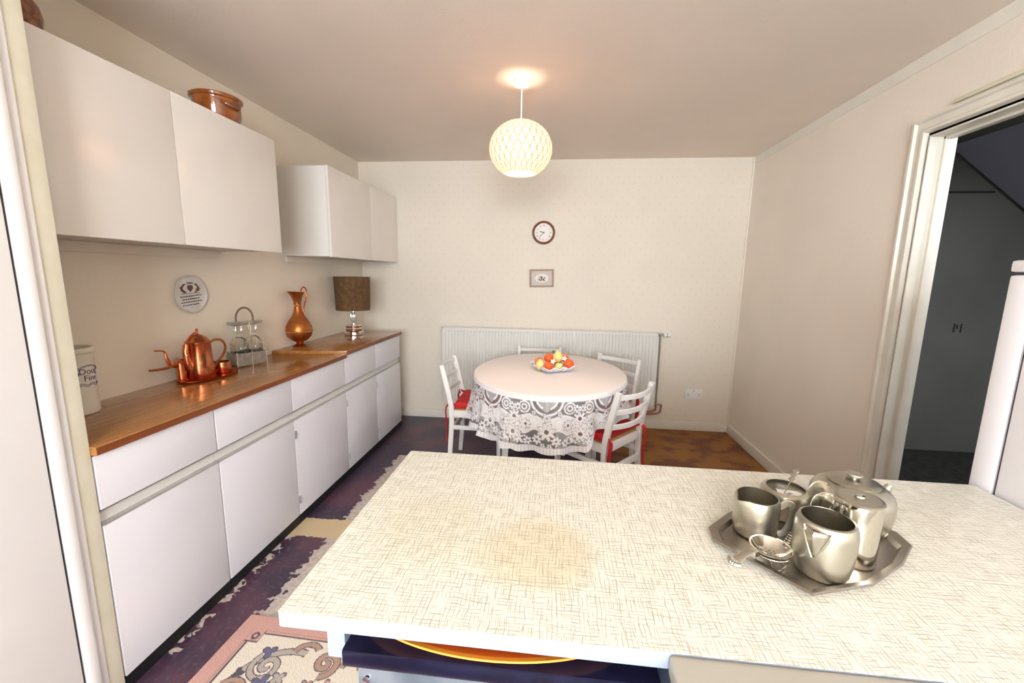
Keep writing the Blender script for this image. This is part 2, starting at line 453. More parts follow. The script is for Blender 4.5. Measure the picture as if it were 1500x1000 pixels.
# door frame in the right wall: moulded architrave plus stepped lining
def architrave():
    bm = B()
    prof = [(0, 0), (.012, .0), (.018, .020), (.030, .020), (.036, .013), (.062, .013), (.068, .024), (.078, .024), (.085, .0)]
    # profile: offset from opening outward, height out of wall ; sweep up far jamb, along head, down near jamb
    def ring(f): return f
    rings = []
    for yy, zz, sy, sz in ((DY1, 0, 1, 0), (DY1, DZ, 1, 1), (DY0, DZ, -1, 1), (DY0, 0, -1, 0)):
        rings.append([bm.verts.new((XR-h, yy+sy*o, zz+sz*o)) for o, h in prof])
    for a, b in zip(rings[:-1], rings[1:]):
        for i in range(len(prof)-1): bm.faces.new((a[i], b[i], b[i+1], a[i+1]))
    return bm
struct('trim_door_architrave', architrave(), M['frame_paint'], sharp=20)
w = B()
box(w, XR-.008, XR+.101, DY1-.008, DY1, 0, DZ, .002); box(w, XR-.008, XR+.101, DY0, DY0+.008, 0, DZ, .002); box(w, XR-.008, XR+.101, DY0+.008, DY1-.008, DZ-.008, DZ, .002)
box(w, XR+.045, XR+.075, DY1-.020, DY1-.008, 0, DZ-.008, .002); box(w, XR+.045, XR+.075, DY0+.008, DY1-.008, DZ-.020, DZ-.008, .002)
struct('trim_door_lining', w, M['frame_paint'])
struct('trim_head_batten', bx(XR-.016, XR, 1.2, 2.02, DZ+.093, DZ+.108, .003), M['edge_yellow'])

# hallway beyond the doorway
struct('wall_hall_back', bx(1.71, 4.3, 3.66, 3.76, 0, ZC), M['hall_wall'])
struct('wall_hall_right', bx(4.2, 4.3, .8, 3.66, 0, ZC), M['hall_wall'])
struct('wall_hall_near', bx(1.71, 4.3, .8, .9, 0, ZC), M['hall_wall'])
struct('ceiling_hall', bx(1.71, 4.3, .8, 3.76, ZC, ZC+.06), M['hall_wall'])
w = B(); so = [(2.89, 2.398), (2.96, 2.354), (3.498, 1.932), (4.2, 1.382), (4.2, 1.50), (3.06, 2.398)]
prism(w, so, 0, 1, mtx=Matrix(((1, 0, 0, 0), (0, 0, 2.7, .93), (0, 1, 0, 0), (0, 0, 0, 1))))
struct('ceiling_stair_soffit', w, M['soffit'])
struct('trim_hall_rail', bx(1.71, 3.28, 3.652, 3.66, 2.07, 2.085), M['dark_gap'])
w = B(); box(w, 3.19, 3.20, 3.655, 3.66, 1.03, 1.06, .001)
for k in (0, .05): box(w, 3.17+k, 3.176+k, 3.652, 3.66, 1.0, 1.07, .001)
tag(obj('wall_hook', w, M['dark_gap']), 'small dark hook plate on the dim hallway wall', 'hook')

# left foreground: built-in larder wall with its door
w = B()
prism(w, [(XL, -.6), (-1.385, -.6), (-1.385, 1.024), (-1.391, 1.048), (XL, 1.048)], 0, ZC)
struct('wall_larder', w, M['edge_yellow'])
struct('trim_larder_flat', bx(-1.385, -1.379, .974, .996, 0, ZC, .001), M['gloss_white'])
w = B(); tube(w, [(-1.383, .957, 0), (-1.383, .957, ZC)], 1., 16, flat=(.019, .015), up=(1, 0, 0))
struct('trim_larder_bead', w, M['gloss_white'])
struct('trim_larder_gap', bx(-1.385, -1.381, .930, .940, 0, ZC), M['dark_gap'])
struct('door_1', bx(-1.385, -1.374, .10, .930, .01, 2.38, .003), M['gloss_white'])

# ------------------------------------------------------------------ base cabinets
YU = [1.051, 1.507, 2.012, 2.58, 3.06, 3.565]
XF = -1.39
names = ['first base unit beside the larder wall, wide white door under a plain drawer', 'second base unit from the larder wall, below the copper pot tray',
         'third base unit from the larder wall, below the glass decanters', 'fourth base unit from the larder wall, at the step in the worktop',
         'last and farthest base unit, under the table lamp']
def hinge(parent, y, z):
    bm = B(); box(bm, XF-.001, XF+.004, y-.006, y+.006, z-.022, z+.022, .001); tube(bm, [(XF+.004, y, z-.022), (XF+.004, y, z+.022)], .003, 8)
    obj('hinge', bm, M['alu'], parent)
for i in range(5):
    y0, y1 = YU[i], YU[i+1]; zt = .835 if i < 3 else .852
    t = thing('base_cabinet', 'white '+names[i], 'cabinet', (0, 0, 0), 0, None)
    c = B(); box(c, XL+.002, XF-.02, y0+.001, y1-.001, .06, zt)
    obj('carcass', c, M['carcass'], t)
    obj('plinth', bx(XL+.05, XF-.002, y0+.001, y1-.001, 0, .050), M['black'], t)
    g = .0035
    obj('drawer', bx(XF-.02, XF, y0+g, y1-g, .655, zt-.004, .002), M['base_door'], t)
    d = obj('door', bx(XF-.02, XF, y0+g, y1-g, .052, .602, .002), M['base_door'], t)
    # recessed aluminium finger channel
    h = B(); nn = 10; pr_ = [(-.004, .655), (-.004, .650)]+[(-.022+.0-.012*math.sin(PI*k/nn)+.018*0, .648-.040*k/nn) for k in range(nn+1)]+[(.0, .607), (.002, .602)]
    pr_ = [(XF+a, z) for a, z in pr_]
    va = [h.verts.new((x, y0+.002, z)) for x, z in pr_]; vb = [h.verts.new((x, y1-.002, z)) for x, z in pr_]
    for k in range(len(pr_)-1): h.faces.new((va[k], va[k+1], vb[k+1], vb[k]))
    for vv in (va, vb):
        h.faces.new(vv+[h.verts.new((XF-.036, vv[0].co.y, .602)), h.verts.new((XF-.036, vv[0].co.y, .655))])
    obj('finger_channel', h, M['alu'], t)
    if i in (2, 3, 4):
        for z in (.52, .14): hinge(d, y0+.008, z)
# worktops: near one lower, far one stepped up with a skewed end
w = B(); prism(w, [(XL+.001, 1.050), (-1.372, 1.050), (-1.372, 2.578), (XL+.001, 2.50)], .837, .865, .002)
t = tag(obj('worktop', w, M['wood']), 'long near teak-brown worktop holding the jar, copper pots and decanters', 'worktop')
obj('edge_band', bx(-1.373, -1.3705, 1.052, 2.576, .838, .862), M['wood_edge'], t)
w = B(); prism(w, [(XL+.001, 2.502), (-1.372, 2.580), (-1.372, 3.575), (XL+.001, 3.575)], .856, .884, .002)
t = tag(obj('worktop', w, M['wood']), 'shorter far teak-brown worktop, a step higher, holding the ewer and lamp', 'worktop')
obj('edge_band', bx(-1.373, -1.3705, 2.582, 3.573, .857, .881), M['wood_edge'], t)

# ------------------------------------------------------------------ wall cabinets
def wall_cab(label, y0, ym, y1, z0, z1, xf, batten):
    t = thing('wall_cabinet', label, 'cabinet')
    obj('carcass', bx(XL+.001, xf-.02, y0, y1, z0+.004, z1-.002, .001), M['carcass'], t)
    obj('door', bx(xf-.019, xf, y0, ym-.0015, z0, z1, .002), M['upper_door'], t)
    obj('door', bx(xf-.019, xf, ym+.0015, y1, z0, z1, .002), M['upper_door'], t)
    obj('batten', bx(XL+.001, XL+.02, batten[0], batten[1], z0-.038, z0+.003, .001), M['wall_cream'], t)
    return t
wall_cab('large white near wall cabinet with two glossy doors and pots on top', 1.050, 1.575, 2.175, 1.500, 2.078, -1.50, (1.050, 2.12))
wall_cab('smaller far white wall cabinet hanging above the lamp', 2.68, 3.30, 3.84, 1.500, 2.082, -1.495, (2.70, 3.80))

# ------------------------------------------------------------------ radiator
t = thing('radiator', 'long white ribbed panel radiator under the clock and picture on the back wall', 'radiator', (0, 0, 0))
bm = B(); x0, x1, z0, z1, yf = -1.06, .92, .225, .905, 3.765
nfl = 66; pts = []
for k in range(nfl):
    a = x0+.02+(x1-x0-.04)*k/nfl; wv = (x1-x0-.04)/nfl
    pts += [(a, yf), (a+wv*.58, yf), (a+wv*.68, yf+.009), (a+wv*.9, yf+.009)]
pts = [(x0, yf+.03), (x0, yf+.004), (x0+.004, yf)]+pts+[(x1-.004, yf), (x1, yf+.004), (x1, yf+.03)]
rows = [[bm.verts.new((x, y, z)) for x, y in pts] for z in (z0+.035, z1-.035)]
flat0 = [[bm.verts.new((x, min(y, yf) if abs(y-yf) < .01 else y, z)) for x, y in pts] for z in (z0, z0+.02)]
flat1 = [[bm.verts.new((x, min(y, yf) if abs(y-yf) < .01 else y, z)) for x, y in pts] for z in (z1-.02, z1)]
seq = flat0+rows+flat1
for a, b in zip(seq[:-1], seq[1:]):
    for i in range(len(pts)-1): bm.faces.new((a[i], a[i+1], b[i+1], b[i]))
bm.faces.new(seq[0]); bm.faces.new(seq[-1])
obj('panel', bm, M['rad'], t, sharp=25)
bm = B(); box(bm, x0+.01, x1-.01, yf+.03, YB-.02, z1-.004, z1+.004); box(bm, x0, x0+.006, yf+.0, YB-.02, z0+.01, z1+.004); box(bm, x1-.006, x1, yf, YB-.02, z0+.01, z1+.004)
obj('casing', bm, M['rad'], t)
for xx in (x0+.2, x1-.24): obj('bracket', bx(xx, xx+.04, YB-.03, YB-.001, z0+.1, z1-.1), M['rad'], t)
bm = B(); tube(bm, [(x1, 3.80, .892), (x1+.045, 3.80, .892)], .010, 12); tube(bm, [(x1+.022, 3.80, .90), (x1+.022, 3.80, .25)], .0075, 12); tube(bm, [(x1+.012, 3.80, .245), (x1+.075, 3.80, .245)], .009, 12)
vp = obj('valve_pipe', bm, M['grey_pipe'], t)
bm = B(); m_ = T((x1+.045, 3.80, .892))@RY(PI/2)
lathe(bm, [(0, 0), (.014, 0), (.016, .004), (.022, .010), (.024, .03), (.024, .052), (.020, .060), (0, .061)], 24, mtx=m_)
tv = obj('thermostat_knob', bm, M['plastic'], vp)
bm = B(); m_ = T((x1+.072, 3.774, .892)); box(bm, -.004, .004, -.003, .001, -.014, -.004, 0, m_); box(bm, -.004, .004, -.003, .001, .004, .014, 0, m_); obj('dial_mark', bm, M['dark_gap'], vp)
bm = B(); tube(bm, [(x1+.022, 3.80, .25), (x1+.022, 3.80, .20), (x1-.01, 3.80, .175), (x1-.12, 3.80, .17)], .008, 10, smooth=5)
tube(bm, [(x1+.068, 3.80, .245), (x1+.068, 3.80, .20), (x1+.04, 3.80, .16), (x1-.12, 3.80, .145), (x1-.3, 3.80, .14)], .008, 10, smooth=5)
obj('feed_pipe', bm, M['copper_pipe'], t)

# socket
t = thing('wall_socket', 'white double plug socket low on the back wall right of the radiator', 'socket', (1.28, YB, .346))
obj('face_plate', bx(-.078, .078, -.012, 0, -.045, .045, .005), M['plastic'], t)
for s in (-1, 1):
    obj('switch', bx(s*.018-.009, s*.018+.009, -.016, -.010, .008, .032, .002), M['plastic'], t)
    bm = B(); box(bm, s*.048-.003, s*.048+.003, -.0125, -.011, -.002, .008); box(bm, s*.048-.013, s*.048-.006, -.0125, -.011, -.018, -.013); box(bm, s*.048+.006, s*.048+.013, -.0125, -.011, -.018, -.013)
    obj('pin_holes', bm, M['dark_gap'], t)
obj('neon_window', bx(-.008, .004, -.0128, -.011, .030, .036), M['red'], t)

# clock
t = thing('wall_clock', 'round wall clock with mahogany rim and roman numerals above the picture', 'clock', (-.131, YB, 1.778))
mc = RX(PI/2)
bm = B(); lathe(bm, [(.104, 0), (.104, .012), (.098, .024), (.090, .026), (.085, .020), (.085, 0)], 48, mtx=mc); obj('rim', bm, M['clock_rim'], t)
bm = B(); lathe(bm, [(.086, .012), (.086, .021), (.081, .018), (.080, .012)], 48, mtx=mc); obj('bezel', bm, M['brass'], t)
bm = B(); lathe(bm, [(0, .012), (.082, .012), (.082, .002), (0, .002)], 48, mtx=mc); fc = obj('face', bm, M['face'], t)
bm = B()
for k, s in enumerate(['XII', 'I', 'II', 'III', 'IIII', 'V', 'VI', 'VII', 'VIII', 'IX', 'X', 'XI']):
    a = -k*PI/6
    merge(bm, text_bm(s, .021), mc@RZ(a)@T((0, .061, .0126))@Matrix.Scale(.8, 4, (1, 0, 0)))
obj('numerals', bm, M['ink_black'], fc)
bm = B()
for ang, ln, wd in ((9.62/12, .040, .0042), (37/60, .062, .003)):
    prism(bm, [(-wd*.5, -.01), (wd*.5, -.01), (wd, ln*.6), (0, ln), (-wd, ln*.6)], .0135, .0148, mtx=mc@RZ(-ang*2*PI))
lathe(bm, [(0, .016), (.005, .016), (.005, .012)], 16, mtx=mc)
obj('hands', bm, M['ink_black'], t)

# picture
t = thing('framed_picture', 'small oak framed picture of a posy in a white oval under the clock', 'picture', (-.138, YB, 1.374)); t.rotation_euler = (0, math.radians(-1.5), 0)
bm = B(); W_, H_ = .111, .081
for s in (-1, 1):
    box(bm, s*W_-(.018 if s > 0 else 0), s*W_+(0 if s > 0 else .018), -.016, 0, -H_, H_, .003); box(bm, -W_, W_, -.0155, 0, s*H_-(.016 if s > 0 else 0), s*H_+(0 if s > 0 else .016), .003)
obj('frame', bm, M['oak'], t)
obj('mount', bx(-W_+.016, W_-.016, -.007, -.002, -H_+.014, H_-.014), M['mount'], t)
bm = B(); lathe(bm, [(0, .0085), (.062, .0085), (.063, .006), (0, .006)], 40, sx=1, sy=.62, mtx=mc); ov = obj('oval', bm, M['oval'], t)
bm = B(); rr = random.Random(3)
for k in range(26):
    a = rr.uniform(0, 2*PI); r = rr.uniform(0, 1)**.6
    lathe(bm, [(0, .0095), (rr.uniform(.003, .007), .0093), (.0, .0088)], 8, sx=1.5, sy=.8, mtx=mc@T((.034*r*math.cos(a), .020*r*math.sin(a)-.003, 0))@RZ(rr.uniform(0, PI)))
obj('flowers', bm, M['ink_brown'], t)

# plate on the left wall
t = thing('wall_plate', 'scalloped grey-white plate with a crest and lines of script on the left wall', 'plate', (XL, 1.925, 1.28))
mp_ = RY(PI/2)@RZ(PI/2)   # local x -> +Y , y -> +Z , z -> +X
def wob(a): return 1+.022*math.cos(5*a+.6)+.012*math.cos(3*a+1)
bm = B(); n = 72; prof = [(0, .003), (.07, .003), (.094, .017), (.094, .020), (.091, .021), (.083, .0125), (0, .012)]
rings = []
for r, z in prof:
    if r == 0: rings.append([bm.verts.new((0, 0, z))])
    else: rings.append([bm.verts.new((r*wob(2*PI*i/n)*math.cos(2*PI*i/n), r*wob(2*PI*i/n)*1.0*math.sin(2*PI*i/n), z)) for i in range(n)])
for a, b in zip(rings[:-1], rings[1:]):
    for i in range(n):
        j = (i+1) % n
        if len(a) == 1: bm.faces.new((a[0], b[i], b[j]))
        elif len(b) == 1: bm.faces.new((a[i], b[0], a[j]))
        else: bm.faces.new((a[i], b[i], b[j], a[j]))
bmesh.ops.transform(bm, matrix=mp_, verts=bm.verts[:]); obj('dish', bm, M['plate'], t)
mp_ = mp_@Matrix.Diagonal((1.5, 1.45, 1.02, 1))
bm = B()   # crest: generic shield between two supporters under a crown, built of small strokes
rr = random.Random(5)
prism(bm, [(-.010, .030), (.010, .030), (.011, .018), (0, .006), (-.011, .018)], .0125, .0132, mtx=mp_)
for s in (-1, 1):
    for k in range(16):
        a = k/15*PI; tube(bm, [mp_@V(s*(.016+.013*math.sin(a)), .006+.028*k/15, .0128), mp_@V(s*(.024+.013*math.sin(a)+rr.uniform(-.003, .003)), .004+.03*k/15, .0128)], .0016, 6)
for k in range(5): tube(bm, [mp_@V(-.010+.005*k, .034, .0128), mp_@V(-.010+.005*k, .042-.001*abs(k-2), .0128)], .0016, 6)
tube(bm, [mp_@V(-.036, .001, .0128), mp_@V(.036, .003, .0128)], .0013, 6)
obj('crest', bm, M['ink_brown'], t)
bm = B(); tube(bm, [mp_@V(.019, .014, .0133), mp_@V(.028, .020, .0133), mp_@V(.026, .030, .0133)], .0028, 6, smooth=4); obj('crest_gilding', bm, M['brass'], t)
bm = B()
for q, (yy, hw) in enumerate(((-.007, .040), (-.017, .033), (-.027, .038), (-.037, .033))):
    x = -hw; 
    while x < hw:
        ln = rr.uniform(.004, .010)
        pts = [mp_@V(x+ln*i/6, yy+.0020*((i % 2)*2-1)+x*.08, .0125) for i in range(7)]
        tube(bm, pts, .0009, 5); x += ln+.0025
tube(bm, [mp_@V(-.004, -.048, .0125), mp_@V(.004, -.048, .0125)], .0008, 5)
obj('script', bm, M['ink_black'], t)

# ------------------------------------------------------------------ things on the worktop
ZW, ZW2 = .8655, .8845
# stoneware jar
t = thing('stoneware_jar', 'tall cream stoneware utensil jar with navy printing beside the larder wall', 'jar', (-1.765, 1.312, ZW))
R_ = .063
bm = B(); lathe(bm, [(0, 0), (R_-.003, 0), (R_, .004), (R_, .225), (R_+.004, .229), (R_+.005, .240), (R_+.002, .247), (R_-.006, .246), (R_-.008, .230), (R_-.008, .01), (0, .008)], 48)
obj('body', bm, M['ceramic'], t)
def wrap(bm, r, ang0, zc, tilt=0):
    for v in bm.verts:
        x, y, z = v.co; a = ang0+x/r; rad = r+z+.0003
        v.co = (rad*math.cos(a), rad*math.sin(a), zc+y)
    return bm
bm = B(); a0 = math.radians(8)
merge(bm, wrap(text_bm('Doug', .030, .0003), R_, a0, .160)); merge(bm, wrap(text_bm('Fine', .030, .0003), R_, a0+.05, .135))
obj('lettering', bm, M['ink'], t)
bm = B()
for rr_, w_ in ((.046, .0011), (.041, .0007)):
    pts = []
    for k in range(24):
        a = PI*.12+PI*.76*k/23; x = rr_*math.cos(a); y = rr_*.72*math.sin(a); pts.append(V((R_+.0006)*math.cos(a0+x/R_), (R_+.0006)*math.sin(a0+x/R_), .150+y))
    tube(bm, pts, w_, 5)
for yy in (-.036, -.042):
    tube(bm, [V((R_+.0006)*math.cos(a0+(-.035+.07*k/14)/R_), (R_+.0006)*math.sin(a0+(-.035+.07*k/14)/R_), .150+yy+.004*math.sin(k)) for k in range(15)], .0009, 5)
for k in range(7):
    x = -.052+.003*k; tube(bm, [V((R_+.0006)*math.cos(a0+x/R_), (R_+.0006)*math.sin(a0+x/R_), z) for z in (.148+.003*(k % 3), .160-.002*(k % 2))], .0018, 5)
obj('emblem', bm, M['ink'], t)

# copper tray, pots
CT = (-1.745, 1.885, ZW)
bm = B(); lathe(bm, [(0, .002), (.9, .002), (.97, .004), (1.0, .009), (1.0, .011), (.96, .008), (.9, .005), (0, .005)], 56, sx=.095, sy=.165)
tag(obj('copper_tray', bm, M['copper_red']), 'oval copper tray under the copper coffee pot on the worktop', 'tray').location = CT
ZT = ZW+.006
t = thing('copper_coffee_pot', 'tall copper coffee pot with domed lid and looped handle on copper tray', 'coffee pot', (-1.745, 1.84, ZT), math.radians(-14)); t.scale = (.92, .92, .93)
bm = B(); lathe(bm, [(0, 0), (.064, 0), (.066, .004), (.060, .09), (.056, .185), (.059, .190), (.059, .194), (.055, .194), (.054, .188), (0, .18)], 40); obj('body', bm, M['copper'], t)
bm = B(); lathe(bm, [(.060, .194), (.061, .197), (.054, .200), (.040, .218), (.020, .232), (.0, .236)], 40); ld = obj('lid', bm, M['copper'], t)
bm = B(); lathe(bm, [(0, .234), (.008, .235), (.006, .24), (.004, .25), (.007, .256), (.005, .262), (0, .265)], 16); tube(bm, [(.0, -.054, .2), (.002, -.04, .225), (.0, -.01, .245)], .004, 8); obj('finial', bm, M['copper_red'], ld)
bm = B(); tube(bm, [(0, .055, .175), (0, .085, .192), (0, .125, .185), (0, .145, .150), (0, .130, .105), (0, .095, .070), (0, .075, .045), (0, .063, .02)], 1., 10, flat=(.007, .0022), smooth=7, up=(1, 0, 0)); obj('handle', bm, M['old_copper'], t)
bm = B()   # spout on the near-left flank
tube(bm, [(.012, -.058, .06), (.014, -.070, .10), (.012, -.072, .15), (.008, -.064, .188)], lambda q: .018-.004*q, 12, smooth=5); obj('spout', bm, M['copper'], t)
t = thing('copper_chocolate_pot', 'small copper side-handled pot with curved spout left of the coffee pot', 'pot', (-1.775, 1.765, ZT), math.radians(0)); t.scale = (.9, 1, 1)
bm = B(); lathe(bm, [(0, 0), (.028, 0), (.028, .004), (.022, .008), (.023, .09), (.026, .094), (.022, .100), (.012, .108), (0, .110)], 28); obj('body', bm, M['copper'], t)
bm = B(); tube(bm, [(.004, .03, .088), (.004, -.02, .088), (.003, -.08, .080), (0, -.15, .086), (0, -.155, .086)], lambda q: .008-.004*q, 10, smooth=4); obj('side_handle', bm, M['old_copper'], t)
bm = B(); tube(bm, [(-.005, -.02, .080), (-.006, -.050, .092), (-.006, -.064, .125), (-.006, -.074, .158), (-.006, -.118, .168)], lambda q: .013-.009*min(1, q*1.3), 10, smooth=5); obj('spout', bm, M['copper'], t)
t = thing('copper_cup', 'little copper cup at the right end of the copper tray', 'cup', (-1.735, 1.965, ZT))
bm = B(); lathe(bm, [(0, 0), (.040, 0), (.042, .004), (.037, .055), (.039, .057), (.035, .057), (.036, .008), (0, .006)], 32); obj('body', bm, M['copper'], t)
bm = B(); tube(bm, [(0, -.036, .046), (0, -.056, .042), (0, -.060, .025), (0, -.040, .012)], 1., 8, flat=(.006, .0015), smooth=5, up=(1, 0, 0)); obj('handle', bm, M['copper'], t)

# tantalus with two square decanters
t = thing('decanter_stand', 'silvery tantalus frame with an arched carrying handle on the worktop', 'decanter stand', (-1.765, 2.185, ZW), math.radians(-22))
bm = B(); hx, hy = .046, .083
box(bm, -hx, hx, -hy, hy, .003, .009, .001)
for s in (-1, 1):
    for y in (-hy, 0, hy): tube(bm, [(s*hx, y, -.0), (s*hx, y, .082)], .0035, 8)
    box(bm, s*hx-.0015, s*hx+.0015, -hy, hy, .012, .075); box(bm, -hx, hx, s*hy-.0015, s*hy+.0015, .012, .075)
obj('base_gallery', bm, M['smoke'], t)
bm = B(); box(bm, -.022, .022, -hy-.004, hy+.004, .232, .250, .002); obj('locking_bar', bm, M['smoke'], t)
bm = B(); tube(bm, [(0, .047, .25), (0, .047, .262)]+[(0, .047*math.cos(a), .265+.062*math.sin(a)) for a in [PI*k/20 for k in range(21)]]+[(0, -.047, .262), (0, -.047, .25)], 1., 8, flat=(.0055, .0016), up=(1, 0, 0)); obj('carrying_handle', bm, M['wire'], t)
for sx_ in (-1, 1):
    bm = B(); tube(bm, [(sx_*hx, 0, .0), (sx_*hx, 0, .225), (sx_*.020, 0, .240)], .0032, 8, smooth=3); obj('post', bm, M['smoke'], t)
def decanter(label, y):
    mm = T((-1.765, 2.185, ZW))@RZ(math.radians(-22))@T((0, y, .0105))
    d = thing('glass_decanter', label, 'decanter', mm.translation, math.radians(-22), 'square glass decanters in the stand')
    bm = B(); r = .035
    secs = [(0, r-.002), (.002, r), (.125, r), (.142, r*.85), (.150, .016), (.170, .015), (.176, .019)]
    rings = []
    for z, q in secs:
        k = 2.6 if q > .03 else 2.
        ring = []
        for i in range(32):
            a = 2*PI*i/32; c, s_ = math.cos(a), math.sin(a); p = 8 if q > .03 else 2
            f = (abs(c)**p+abs(s_)**p)**(-1/p); ring.append(bm.verts.new((q*f*c, q*f*s_, z)))
        rings.append(ring)
    for a, b in zip(rings[:-1], rings[1:]):
        for i in range(32): bm.faces.new((a[i], a[(i+1) % 32], b[(i+1) % 32], b[i]))
    bm.faces.new(rings[0]); bm.faces.new(rings[-1])
    # cut facets as ribs
    for s in (-1, 1):
        for k in range(7): box(bm, -.026, .026, s*(r+.0012)-.001, s*(r+.0012)+.001, .07+k*.007, .0735+k*.007); box(bm, s*(r+.0012)-.001, s*(r+.0012)+.001, -.026, .026, .07+k*.007, .0735+k*.007)
    obj('bottle', bm, M['thin_glass'], d)
    bm = B(); box(bm, -.017, .017, -.017, .017, .184, .219, .004); lathe(bm, [(0, .170), (.011, .170), (.013, .184), (0, .184)], 16); obj('stopper', bm, M['glass'], d)
    bm = B(); lathe(bm, [(0, .086), (.018, .088), (.020, .094), (.018, .100), (0, .102)], 18, sx=.25, sy=1, c=(.0405, 0, 0)); obj('neck_label', bm, M['smoke'], d)
decanter('square cut-glass decanter in the stand, the one nearer the copper pots', -.0405)
decanter('square cut-glass decanter in the stand, the one nearer the ewer', .0405)

# ewer
t = thing('copper_ewer', 'tall long-necked copper ewer with thin looped handle on the far worktop', 'ewer', (-1.78, 2.705, ZW2), math.radians(-8)); t.scale = (.94, .94, .95)
prof = [(0, 0), (.050, 0), (.052, .004), (.030, .014), (.022, .024), (.026, .032), (.055, .045), (.082, .075), (.092, .110), (.088, .145), (.068, .185), (.042, .222), (.028, .260), (.023, .295), (.027, .33), (.040, .37), (.052, .395)]
bm = B(); lathe(bm, prof+[(.048, .395), (.036, .37), (.022, .33), (.018, .295), (0, .29)], 44)
for v in bm.verts:   # lip pulled out towards the pouring side
    if v.co.z > .34:
        k = (v.co.z-.34)/.055; c = max(0, -v.co.y/.05)
        v.co.y -= .030*k*c*c; v.co.z += .008*k*c
obj('body', bm, M['old_copper'], t)
bm = B(); lathe(bm, [(.0925, .108), (.0945, .111), (.0925, .114)], 44); obj('seam', bm, M['brass'], t)
bm = B(); lathe(bm, [(.0245, .293), (.027, .297), (.0245, .301)], 24); obj('seam', bm, M['brass'], t)
bm = B(); tube(bm, [(0, .040, .385), (0, .050, .415), (0, .075, .430), (0, .098, .405), (0, .092, .345), (0, .065, .285), (0, .052, .225), (0, .050, .205)], .0045, 10, smooth=7); obj('handle', bm, M['copper_red'], t)

# table lamp
t = thing('table_lamp', 'table lamp with brown drum shade and banded chrome base on the far worktop', 'lamp', (-1.685, 3.31, ZW2)); t.scale = (.94, .94, .97)
bm = B(); lathe(bm, [(0, 0), (.080, 0), (.084, .004), (.084, .026), (.078, .032), (0, .034)], 44); obj('foot', bm, M['chrome'], t)
for z in (.034, .062):
    bm = B(); lathe(bm, [(0, z), (.066, z), (.068, z+.002), (.068, z+.013), (.066, z+.015), (0, z+.015)], 44); obj('copper_band', bm, M['band'], t)
bm = B(); lathe(bm, [(0, .049), (.064, .049), (.067, .053), (.064, .062), (0, .062)], 44); lathe(bm, [(0, .077), (.064, .077), (.060, .088), (.030, .092), (.012, .096), (.018, .106), (.028, .110), (.010, .114), (.010, .118), (0, .118)], 44); obj('body', bm, M['chrome'], t)
bm = B(); lathe(bm, [(0, .118), (.022, .118), (.024, .122), (.024, .178), (.020, .182), (0, .182)], 8); obj('crystal_stem', bm, M['glass'], t)
bm = B(); lathe(bm, [(0, .182), (.026, .184), (.026, .188), (.010, .192), (.008, .24), (.016, .245), (.016, .29), (0, .29)], 24); tube(bm, [(0, 0, .26), (.141, 0, .235)], .002, 6); tube(bm, [(0, 0, .26), (-.141, 0, .235)], .002, 6); tube(bm, [(0, 0, .26), (0, .141, .235)], .002, 6); obj('lamp_holder', bm, M['chrome'], t)
bm = B(); lathe(bm, [(.143, .212), (.152, .495), (.148, .495), (.139, .212)], 56, closed=True); obj('lamp_shade', bm, M['shade_brown'], t)

# pots on the near wall cabinet
t = thing('glazed_bowl', 'wide brown glazed earthenware bowl with side lug on top of the near wall cabinet', 'bowl', (-1.655, 1.99, 2.0785)); t.scale = (.8, .8, .85)
bm = B(); lathe(bm, [(0, 0), (.085, 0), (.105, .02), (.122, .06), (.124, .130), (.126, .140), (.136, .146), (.138, .158), (.130, .164), (.118, .160), (.116, .130), (.112, .06), (0, .02)], 56); obj('body', bm, M['glaze'], t)
bm = B(); tube(bm, [(.095, -.078, .118), (.125, -.060, .105), (.150, -.02, .095), (.128, .012, .100)], .011, 10, smooth=5); obj('lug_handle', bm, M['glaze_dark'], t)
t = thing('glazed_jug', 'dark speckled brown pot half hidden at the top left cabinet corner', 'pot', (-1.645, 1.205, 2.0785)); t.scale = (.85, .85, .85)
bm = B(); lathe(bm, [(0, 0), (.055, 0), (.075, .03), (.085, .08), (.078, .12), (.058, .15), (.050, .17), (.058, .185), (.052, .19), (.042, .17), (0, .05)], 48); obj('body', bm, M['glaze_dark'], t)

# ------------------------------------------------------------------ pendant
PX, PY = -.212, 2.32
t = thing('pendant_lamp', 'lit globe pendant lamp with woven cream shade hanging from the ceiling', 'pendant lamp', (PX, PY, 0))
bm = B(); lathe(bm, [(0, ZC), (.042, ZC), (.044, ZC-.012), (.042, ZC-.030), (.010, ZC-.034), (0, ZC-.034)], 32); obj('ceiling_rose', bm, M['plastic'], t)
bm = B(); tube(bm, [(0, 0, ZC-.03), (0, 0, 2.16)], .0035, 8); obj('cord', bm, M['plastic'], t)
bm = B(); lathe(bm, [(0, 2.19), (.018, 2.19), (.02, 2.16), (.018, 2.125), (0, 2.125)], 20); obj('lamp_holder', bm, M['plastic'], t)
n, mrow = 160, 60; zc, rz, rx = 2.055, .142, .166
bm = B(); rings = []; wv = []
th0, th1 = math.asin(-.125/.142) if 0 else -1.05, 1.32
wl = bm.verts.layers.float.new('weave')
for layer, off in ((0, 0), (1, -.003)):
    for j in range(mrow+1):
        th = th0+(th1-th0)*j/mrow; ring = []
        for i in range(n):
            a = 2*PI*i/n; r = (rx+off)*math.cos(th)
            v = bm.verts.new((r*math.cos(a), r*math.sin(a), zc+(rz+off)*math.sin(th)))
            s = (th-th0)/(th1-th0)
            k = min(abs(((a/(2*PI)*26+s*4.2) % 1)-.5), abs(((a/(2*PI)*26-s*4.2) % 1)-.5))
            v[wl] = max(0., 1-k/.12); ring.append(v)
        rings.append(ring)
m1 = mrow+1
